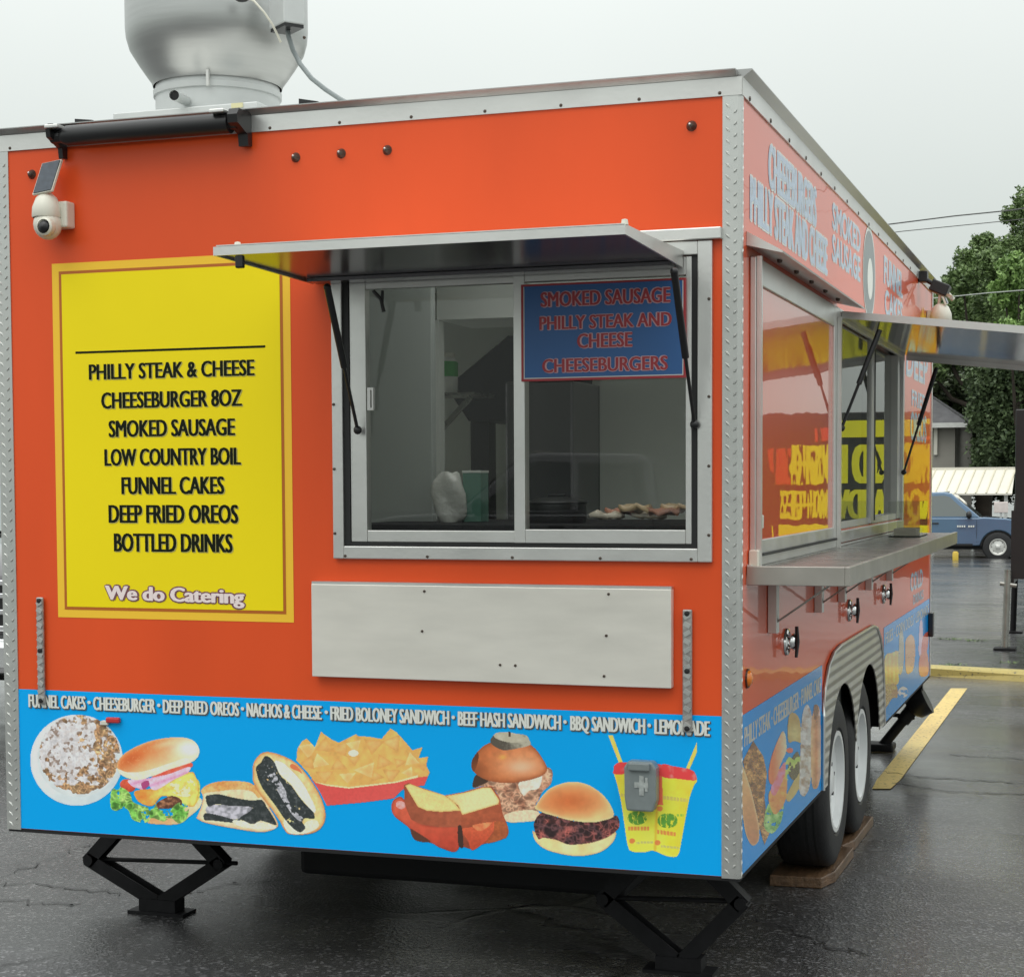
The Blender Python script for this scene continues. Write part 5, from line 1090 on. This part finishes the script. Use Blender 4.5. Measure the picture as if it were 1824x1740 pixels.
# ------------------------------------------------------------------ vehicles
def pickup(loc, rz, paint, label, group=None):
    """local: x forward, y left, z up, origin under the middle of the truck"""
    t = empty('pickup_truck', (0, 0, 0), label, 'pickup truck', group)
    hw = .98
    def side(prof, y): return [(x, y, z) for x, z in prof]
    low = [(-2.80, .55), (-2.82, 1.22), (-1.05, 1.26), (-1.0, 1.22), (1.35, 1.22), (1.5, 1.235), (2.1, 1.20), (2.55, 1.13), (2.74, 1.0), (2.79, .62), (2.74, .48), (2.42, .46)]
    def arch_(cx, r): return [(cx + r * math.cos(a), .40 + r * math.sin(a)) for a in np.linspace(R(8), R(172), 12)]
    low += arch_(1.88, .47) + [(1.36, .44), (-1.22, .44)] + arch_(-1.74, .47) + [(-2.3, .52)]
    mb = MB(); n = len(low)
    lv = [(0.93, 0), (1.0, .0)]
    vs = []
    for f, y in ((-.955, 0), (-1, 0), (1, 0), (.955, 0)):
        pass
    mb.extrude(side(low, -hw), (0, 2 * hw, 0))
    # pinch the upper edges in so the body sides are not slab flat
    def shape(v):
        x, y, z = v; k = 1 - .05 * max(0, (z - .95) / .3) ** 1.5 - .06 * max(0, (.6 - z) / .2); 
        if x > 2.2: k -= .10 * ((x - 2.2) / .6) ** 2
        return (x, y * k, z)
    mb.map(shape); body = mb.build('body', paint, t, bevel=.04, seg=3, smooth=40)
    gh = [(-1.02, 1.20), (-.92, 1.82), (-.78, 1.91), (.42, 1.94), (.62, 1.89), (1.42, 1.21)]
    mb = MB().extrude(side(gh, -.93), (0, 1.86, 0)).map(lambda v: (v[0], v[1] * (1 - .17 * max(0, (v[2] - 1.2)) / .7), v[2]))
    cab = mb.build('cab', paint, t, bevel=.04, seg=3, smooth=40)
    def gy(z, s): return s * (.93 * (1 - .17 * max(0, (z - 1.2)) / .7) + .004)
    for s in (-1, 1):
        wn = MB().sheet([(x, gy(z, s), z) for x, z in ((.02, 1.26), (.02, 1.82), (.42, 1.84), (.56, 1.80), (1.16, 1.26))]).sheet([(x, gy(z, s), z) for x, z in ((-.90, 1.26), (-.80, 1.80), (-.06, 1.82), (-.06, 1.26))])
        wn.build('side_window', M['car_glass'], t)
        MB().box(.10, .28, s * .985 - .012, s * .985 + .012, 1.045, 1.085).build('door_handle', M['black_plastic'], t, bevel=.01)
        MB().ball((1.10, s * 1.07, 1.30), .08, .12, .11, 12).tube([(1.10, s * .9, 1.25), (1.10, s * 1.0, 1.28)], .03, 8).build('wing_mirror', M['black_plastic'], t, smooth=True)
        MB().box(-2.2, 1.2, s * .955 - .004, s * .955 + .004, .44, .50).build('sill_trim', M['black_plastic'], t)
        lt = MB()
        for i in range(8):
            if i == 4: continue
            lt.box(.78 + i * .06, .82 + i * .06, s * .990 - .005, s * .990 + .005, .96, 1.01)
        lt.build('door_lettering', M['pale_ink'], t)
        for x in (-.95, -.02, 1.30): MB().box(x, x + .008, s * .984 - .004, s * .984 + .004, .55, 1.16).build('door_gap', M['gasket'], t)
        MB().box(2.52, 2.74, s * .66 - .16, s * .66 + .14, .82, .98).build('headlight', M['chrome'], t, bevel=.03)
        MB().box(-2.835, -2.80, s * .87 - .07, s * .87 + .07, .82, 1.14).build('tail_light', M['red_lens'], t, bevel=.012)
        MB().lathe([(.475, -.02), (.475, .02), (.44, .02)], (1.88, 0, .40), 'y', 24, R(5), R(175)).map(lambda v: (v[0], v[1] + s * .975, v[2])).build('arch_trim', M['black_plastic'], t)
    MB().sheet([(.70, -.72, 1.83), (.70, .72, 1.83), (1.38, .84, 1.245), (1.38, -.84, 1.245)]).map(lambda v: (v[0] + .012, v[1], v[2] + .012)).build('windscreen', M['screen_glass'], t)
    MB().sheet([(-1.0, -.8, 1.30), (-1.0, .8, 1.30), (-.925, .74, 1.76), (-.925, -.74, 1.76)]).map(lambda v: (v[0] - .012, v[1], v[2])).build('rear_window', M['dark_glass'], t)
    gr = MB().box(2.70, 2.795, -.56, .56, .66, 1.0).build('grille', M['black_plastic'], t, bevel=.02)
    for z in (.70, .80, .90, .98): MB().box(2.78, 2.812, -.58, .58, z - .018, z + .018).build('grille_bar', M['chrome'], gr, bevel=.008)
    MB().box(2.30, 2.36, -.75, .75, 1.135, 1.16).build('hood_trim', M['chrome'], t, bevel=.01)
    MB().box(.40, .50, -.70, .70, 1.925, 1.965).build('cab_lights', M['white_plastic'], t, bevel=.02)
    MB().box(2.66, 2.90, -.95, .95, .42, .64).build('front_bumper', M['chrome'], t, bevel=.05)
    MB().box(-2.98, -2.80, -.95, .95, .42, .66).build('rear_bumper', M['chrome'], t, bevel=.04)
    MB().box(-2.838, -2.82, -.74, .74, .66, 1.20).build('tailgate', paint, t, bevel=.015)
    MB().box(-2.850, -2.838, -.74, .74, 1.14, 1.19).box(-2.846, -2.838, -.74, .74, .72, .76).build('tailgate_trim', M['chrome'], t, bevel=.004)
    MB().box(-2.6, 2.5, -.8, .8, .34, .46).build('chassis', M['dark_under'], t)
    for x in (-1.74, 1.88):
        for s in (-1, 1):
            q = wheel(t, (0, 0, 0), r=.415, wd=.26, sgn=1, rimr=.225, m_rim='alu_dull')
            for ob in [q] + list(q.children):
                for v in ob.data.vertices:
                    a_, b_, c2_ = v.co; v.co = (x + b_, s * (.86 + a_), .415 + c2_)
                ob.data.update()
    t.location = loc; t.rotation_euler = (0, 0, rz); ORG[t.name] = (0, 0, 0)
    return t
PB = mat('blue_car_paint', (0.078, 0.155, 0.255), 0.3, 0.2, coat=1.0, var=(2, .05))
PK = mat('black_car_paint', (0.012, 0.012, 0.014), 0.2, 0.0, coat=1.0)
q = depth_at(1775, 1001, 48.5)
GZ = q[2]
pickup((q[0] - 1.88, q[1] + .95, q[2]), R(2), PB, 'blue pickup truck parked across the lot under the cream canopy roof')
pickup((-3.40, 6.95, 0), R(-90), PK, 'black pickup truck facing the camera just beyond the left edge of the trailer')
PS = mat('silver_car_paint', (0.45, 0.46, 0.47), 0.3, 0.6, coat=1.0)
pickup((-2.6, -15.5, 0), R(170), PS, 'silver pickup truck standing in for the grey van reflected in the front window')  # pickup model reused in place of a reflected van

# ------------------------------------------------------------------ black open-sided stand across the lane
S = empty('black_food_stand', (4.8, 13.2, 0), 'black trailer stand on jack legs beyond the yellow kerb, at the right edge', 'food stand')
def spart(mb, name, m_, parent=S, **kw): return mb.build(name, M[m_] if isinstance(m_, str) else m_, parent, **kw)
BK = mat('satin_black_panel', (.012, .011, .011), .4, var=(2, .2))
LIME = mat('lime_yellow_print', (.95, .93, .01), .5)
REDP = mat('red_print', (.75, .05, .02), .5)
spart(MB().box(2.66, 7.0, 12.0, 14.4, .66, 2.24), 'stand_body', BK, bevel=.01)
spart(MB().box(2.63, 7.0, 11.985, 12.0, .66, 1.30).box(2.62, 2.66, 11.97, 14.4, .62, .66), 'stand_skirt', BK)
for x0, x1, z0, z1, mm in ((2.95, 3.95, 2.00, 2.16, LIME), (2.95, 4.62, 1.02, 1.16, LIME), (4.46, 4.64, 1.56, 1.90, REDP), (4.02, 4.22, 1.97, 2.10, REDP), (3.02, 3.20, 1.97, 2.12, REDP)):
    spart(MB().sheet([(x0, 11.980, z0), (x1, 11.980, z0), (x1, 11.980, z1), (x0, 11.980, z1)]), 'print_band', mm)
text('lettering', 'SMOKED HASH', LIME, S, 2.96, 4.44, 1.56, 1.93, FP(11.978), bold=.07)
text('lettering', 'BBQ SANDWICHES', LIME, S, 2.96, 4.56, 1.22, 1.50, FP(11.978), bold=.06)
for (fx_, fy_, gm) in ((2.70, 11.94, 'steel_grey'), (2.76, 14.1, 'black_paint'), (6.6, 11.94, 'steel_grey'), (6.6, 14.1, 'black_paint')):
    gz = ground_z(fy_)
    q = at(1790 if fx_ == 2.70 else 1804, 1157, 1, fy_)
    lx = q[0] if fx_ < 3 else fx_
    l = spart(MB().tube([(lx, fy_, gz + .02), (lx + .02, fy_, .75)], .032, 12).tube([(lx - .05, fy_, .62), (lx + .10, fy_, .60)], .02, 8), 'stand_leg', gm, smooth=40)
    spart(MB().box(lx - .10, lx + .10, fy_ - .10, fy_ + .10, gz + .001, gz + .022), 'leg_plate', 'black_paint', l, bevel=.004)

# ------------------------------------------------------------------ house, canopy and sign in the background
def px(u, v, d): return depth_at(u, v, d)
D1 = 62.0
c0, c1 = px(1520, 715, D1), px(1702, 838, D1)
gzh = -.55
wl = mat('grey_clapboard', (.30, .285, .25), .7, var=(1.5, .06))
rf = mat('grey_shingle_roof', (.12, .12, .125), .8, var=(2.5, .2), bump=(30, .4))
X1 = px(1701, 800, D1)[0]; zE = px(1700, 752, D1)[2]; zR = px(1660, 700, D1)[2] + .35
H = empty('house', (X1 - 4, px(1701, 800, D1)[1] + 4, gzh), 'grey weatherboard house with a dark hipped roof behind the cream canopy', 'house')
yh = px(1701, 800, D1)[1]
MB().box(X1 - 9, X1, yh, yh + 8, gzh, zE).build('wall', wl, H)
ov = .45
rb_ = MB().add([(X1 - 9 - ov, yh - ov, zE - .03), (X1 + ov, yh - ov, zE - .03), (X1 + ov, yh + 8 + ov, zE - .03), (X1 - 9 - ov, yh + 8 + ov, zE - .03), (X1 - 5.4, yh + 4, zR + 1.0), (X1 - 3.0, yh + 4, zR + 1.0)],
               [(0, 1, 5, 4), (1, 2, 5), (2, 3, 4, 5), (3, 0, 4), (0, 3, 2, 1)])
rb_.build('roof', rf, H)
MB().box(X1 - 9 - ov, X1 + ov, yh - ov - .02, yh - ov + .06, zE - .20, zE - .031).build('gutter', M['alu_dull'], H)
MB().box(X1 - .72, X1 - .60, yh - .12, yh - .002, px(1695, 810, D1)[2], zE - .05).build('downspout', M['white_plastic'], H)
MB().box(X1 - .98, X1 - .86, yh - .03, yh - .002, px(1695, 810, D1)[2], zE - .05).build('shutter', M['black_paint'], H)
D2 = 54.0
ca_, cb_ = px(1500, 838, D2), px(1803, 838, D2); zt, zb2 = px(1750, 836, D2)[2], px(1750, 879, D2)[2]
K = empty('canopy', (cb_[0] - 4, cb_[1] + 2, gzh), 'long cream metal canopy roof above the blue pickup truck', 'canopy')
cream = mat('cream_ribbed_metal', (.70, .67, .585), .5, var=(2, .04))
mb = MB().add([(ca_[0], cb_[1], zb2), (cb_[0], cb_[1], zb2), (cb_[0], cb_[1] + 1.6, zt), (ca_[0], cb_[1] + 1.6, zt), (ca_[0], cb_[1], zb2 - .05), (cb_[0], cb_[1], zb2 - .05), (cb_[0], cb_[1] + 1.6, zt - .05), (ca_[0], cb_[1] + 1.6, zt - .05)],
              [(0, 1, 2, 3), (4, 7, 6, 5), (0, 4, 5, 1), (1, 5, 6, 2), (2, 6, 7, 3), (3, 7, 4, 0)])
mb.build('roof', cream, K)
rbm = MB(); nn = 16
for i in range(nn):
    x = ca_[0] + (cb_[0] - ca_[0]) * (i + .5) / nn; rbm.bar((x, cb_[1] - .01, zb2 + .015), (x + .18, cb_[1] + 1.59, zt + .015), .035, .03)
rbm.build('roof_rib', mat('cream_rib', (.62, .58, .44), .5), K)
MB().box(ca_[0], cb_[0], cb_[1] + 1.6, cb_[1] + 1.7, zt - .15, zt + .08).build('fascia', cream, K)
for x in (ca_[0] + .3, (ca_[0] + cb_[0]) / 2, cb_[0] - .25):
    MB().box(x, x + .1, cb_[1] + .3, cb_[1] + .4, gzh, zb2).build('post', M['alu_dull'], K)
q = px(1783, 905, 51)
sg = MB().box(q[0] - .20, q[0] + .20, q[1], q[1] + .04, q[2] - .14, q[2] + .18).build('white_sign', mat('sign_white', (.75, .66, .62), .5, var=(5, .08)), None, bevel=.02, loc=(q[0], q[1], gzh))
tag(sg, 'small white signboard standing behind the bonnet of the blue pickup', 'sign')
MB().box(q[0] - .03, q[0] + .03, q[1] + .041, q[1] + .08, gzh, q[2] + .1).build('sign_post', M['alu_dull'], sg)
q = px(1702, 985, 47.5)
yp = MB().lathe([(.0, .24), (.05, .235), (.08, .20), (.08, .0)], (q[0], q[1], ground_z(q[1])), 'z', 14).build('yellow_bollard', mat('bollard_yellow', (.6, .42, .05), .5), None, smooth=40, loc=(q[0], q[1], ground_z(q[1])))
tag(yp, 'short yellow bollard in front of the blue pickup sill', 'bollard')

# ------------------------------------------------------------------ trees
def leaf_mat(name, col, v=.45):
    m_ = mat(name, col, .5, spec=.35); t = m_.node_tree; b = t.nodes['Principled BSDF']; n_ = t.nodes.new; l_ = t.links.new
    g_ = n_('ShaderNodeNewGeometry'); co = n_('ShaderNodeTexCoord'); nz_ = n_('ShaderNodeTexNoise'); nz_.inputs['Scale'].default_value = .9; l_(co.outputs['Object'], nz_.inputs['Vector'])
    ad = n_('ShaderNodeMath'); ad.operation = 'ADD'; l_(g_.outputs['Random Per Island'], ad.inputs[0]); l_(nz_.outputs[0], ad.inputs[1])
    r = n_('ShaderNodeValToRGB'); l_(ad.outputs[0], r.inputs[0]); e = r.color_ramp.elements
    e[0].position = .35; e[0].color = (*[c * (1 - v) for c in col], 1); e[1].position = 1.0; e[1].color = (col[0] * 1.5 + .012, col[1] * 1.45, col[2] * 1.2, 1)
    l_(r.outputs[0], b.inputs['Base Color']); return m_
LEAF = [leaf_mat('oak_leaves', (.115, .185, .085)), leaf_mat('dark_leaves', (.062, .105, .056)), leaf_mat('bright_leaves', (.155, .265, .095)), leaf_mat('hedge_leaves', (.032, .058, .028))]
BARK = mat('bark', (.05, .04, .03), .9, bump=(8, .8), var=(3, .3))
def crown(clumps, n_leaf, size, material, parent, seed, droop=0.0):
    rs_ = np.random.RandomState(seed); C = []
    w_ = np.array([r_[3] ** 2 for r_ in clumps]); w_ = w_ / w_.sum(); cnt = rs_.multinomial(n_leaf, w_)
    P = []
    for (x, y, z, r_), c in zip(clumps, cnt):
        d = rs_.normal(size=(c, 3)); d /= np.linalg.norm(d, axis=1)[:, None]
        rad = r_ * (rs_.rand(c) ** .46) * (.45 + 1.05 * vnoise(d[:, 0] * 10 + seed, d[:, 2] * 10 + d[:, 1] * 7, 3.0, seed + 3, 3))
        P.append(np.array([x, y, z]) + d * rad[:, None] * np.array([1, 1, .85]))
    P = np.concatenate(P); n = len(P)
    a = rs_.normal(size=(n, 3)); a[:, 2] = a[:, 2] * .6 - droop; a /= np.linalg.norm(a, axis=1)[:, None]
    b = np.cross(a, rs_.normal(size=(n, 3))); b /= np.linalg.norm(b, axis=1)[:, None]
    s_ = size * (.6 + .8 * rs_.rand(n))[:, None]
    V = np.stack([P - a * s_, P + b * s_ * .55 - a * s_ * .1, P + a * s_, P - b * s_ * .55 - a * s_ * .1], 1).reshape(-1, 3) - np.array(worg(parent))
    F = np.arange(4 * n)
    me = bpy.data.meshes.new('crown'); me.vertices.add(4 * n); me.vertices.foreach_set('co', V.ravel().astype(np.float32))
    me.loops.add(4 * n); me.loops.foreach_set('vertex_index', F.astype(np.int32)); me.polygons.add(n); me.polygons.foreach_set('loop_start', (np.arange(n) * 4).astype(np.int32))
    me.update(calc_edges=True); me.materials.append(material)
    o = bpy.data.objects.new('crown', me); COL.objects.link(o); o.parent = parent; return o
def tree(base, h, clumps, n_leaf, size, lm, label, seed, group='trees beyond the house and canopy', droop=0.0, name='tree'):
    t = empty(name, base, label, 'tree', group); r = random.Random(seed); x, y, z = base
    tr = MB(); tr.tube([(x, y, z - .1), (x + .1, y, z + h * .25), (x - .05, y + .1, z + h * .5), (x + .1, y, z + h * .72)], [h * .034, h * .026, h * .018, h * .008], 10)
    for c in clumps:
        k_ = r.uniform(.3, .6); s0 = np.array((x, y, z + h * k_)); e = np.array(c[:3]); md = (s0 + e) / 2 + np.array((0, 0, -.05 * h))
        tr.tube([s0, md, e], [h * .012, h * .008, h * .003], 6)
    tr.build('trunk', BARK, t, smooth=60)
    crown(clumps, n_leaf, size, LEAF[lm], t, seed, droop)
    return t
def clump_px(lst, d0, rs_seed):
    r = random.Random(rs_seed); o = []
    for (u, v, rp) in lst:
        d = d0 + r.uniform(-2, 2); q = px(u, v, d); o.append((q[0], q[1], q[2], rp * d / FL))
    return o
def gb(u, d): q = px(u, 900, d); return (q[0], q[1], -.55)
D3 = 68
tree(gb(1850, D3), 13, clump_px([(1835, 365, 36), (1800, 385, 20), (1850, 430, 60), (1795, 445, 30), (1830, 520, 70), (1900, 420, 90), (1900, 560, 100), (1780, 500, 40), (1990, 500, 110), (1795, 590, 70), (1880, 330, 50)], D3, 1), 95000, .075, 0, 'tall oak at the right edge, its top above the power lines', 11)
tree(gb(1750, D3 - 4), 10, clump_px([(1752, 435, 24), (1735, 470, 36), (1772, 470, 36), (1715, 500, 30), (1750, 530, 52), (1700, 545, 40), (1690, 500, 14), (1780, 570, 60), (1720, 600, 60), (1660, 570, 50), (1640, 640, 60)], D3 - 4, 2), 80000, .075, 0, 'ragged mid green oak rising just right of the trailer roof', 12)
tree(gb(1815, D3 - 9), 8, clump_px([(1815, 478, 36), (1830, 545, 44), (1790, 520, 30), (1850, 500, 60), (1845, 610, 60), (1800, 600, 40), (1900, 570, 70)], D3 - 9, 3), 36000, .078, 2, 'bright green drooping tree in front of the oaks at right', 13, droop=.8)
tree(gb(1840, D3 - 7), 9, clump_px([(1775, 640, 50), (1800, 680, 70), (1880, 660, 100), (1770, 740, 44), (1840, 770, 80), (1795, 800, 60), (1900, 760, 90), (1850, 700, 80), (1765, 690, 36)], D3 - 7, 4), 80000, .085, 1, 'dark leafy tree beside the house, its crown reaching down to the canopy', 14)
# shrubs along the lot edge
hb = px(1780, 850, D3 + 4)
hd = empty('hedge', (hb[0], hb[1], -.55), 'dark overgrown hedge behind the canopy and house', 'hedge')
crown(clump_px([(u, v, 60) for u in range(1600, 2100, 45) for v in (650, 700, 745, 800, 850)], D3 + 4, 5), 60000, .14, LEAF[3], hd, 15)
# overhead lines
for (pts, r, lab) in ((((1480, 412, 60), (1590, 399, 60), (1700, 385, 60), (1800, 375, 60), (1990, 348, 60)), .022, 'upper of the two dark overhead wires against the sky'),
                      (((1480, 428, 60), (1610, 412, 60), (1700, 403, 60), (1800, 393, 60), (1990, 372, 60)), .014, 'lower thinner overhead wire against the sky'),
                      (((1560, 540, 55), (1690, 529, 55), (1760, 522, 55), (1824, 517, 55), (1990, 500, 55)), .014, 'pale wire crossing in front of the trees')):
    P = [px(*q) for q in pts]
    e0, e1 = P[0] - P[1], P[-1] - P[-2]; P = [P[0] + e0 / np.linalg.norm(e0) * 45] + P + [P[-1] + e1 / np.linalg.norm(e1) * 45]
    o = MB().tube(P, r, 6).build('overhead_wire', mat('wire', (.10, .10, .10) if 'pale' not in lab else (.5, .52, .5), .6), None, loc=tuple(P[2]))
    tag(o, lab, 'overhead wire', 'overhead wires')
# weeds in the cracks beyond the kerb
wd = MB(); rr = random.Random(2)
for (u, v, n) in ((1690, 1138, 60), (1738, 1141, 45), (1720, 1087, 10), (1800, 1180, 30), (1700, 1184, 40)):
    c = at(u, v, 2, 0.0)
    for i in range(n):
        x, y = c[0] + rr.gauss(0, .07), c[1] + rr.gauss(0, .05); a = rr.uniform(0, 6.28); h = rr.uniform(.006, .02)
        wd.add([(x, y, .001), (x + .012 * math.cos(a), y + .012 * math.sin(a), .001), (x + .03 * math.cos(a + 1), y + .02 * math.sin(a + 1), h)], [(0, 1, 2)])
tag(wd.build('weeds', LEAF[0]), 'low green weeds in the cracks beyond the yellow kerb', 'weeds', kind='stuff')
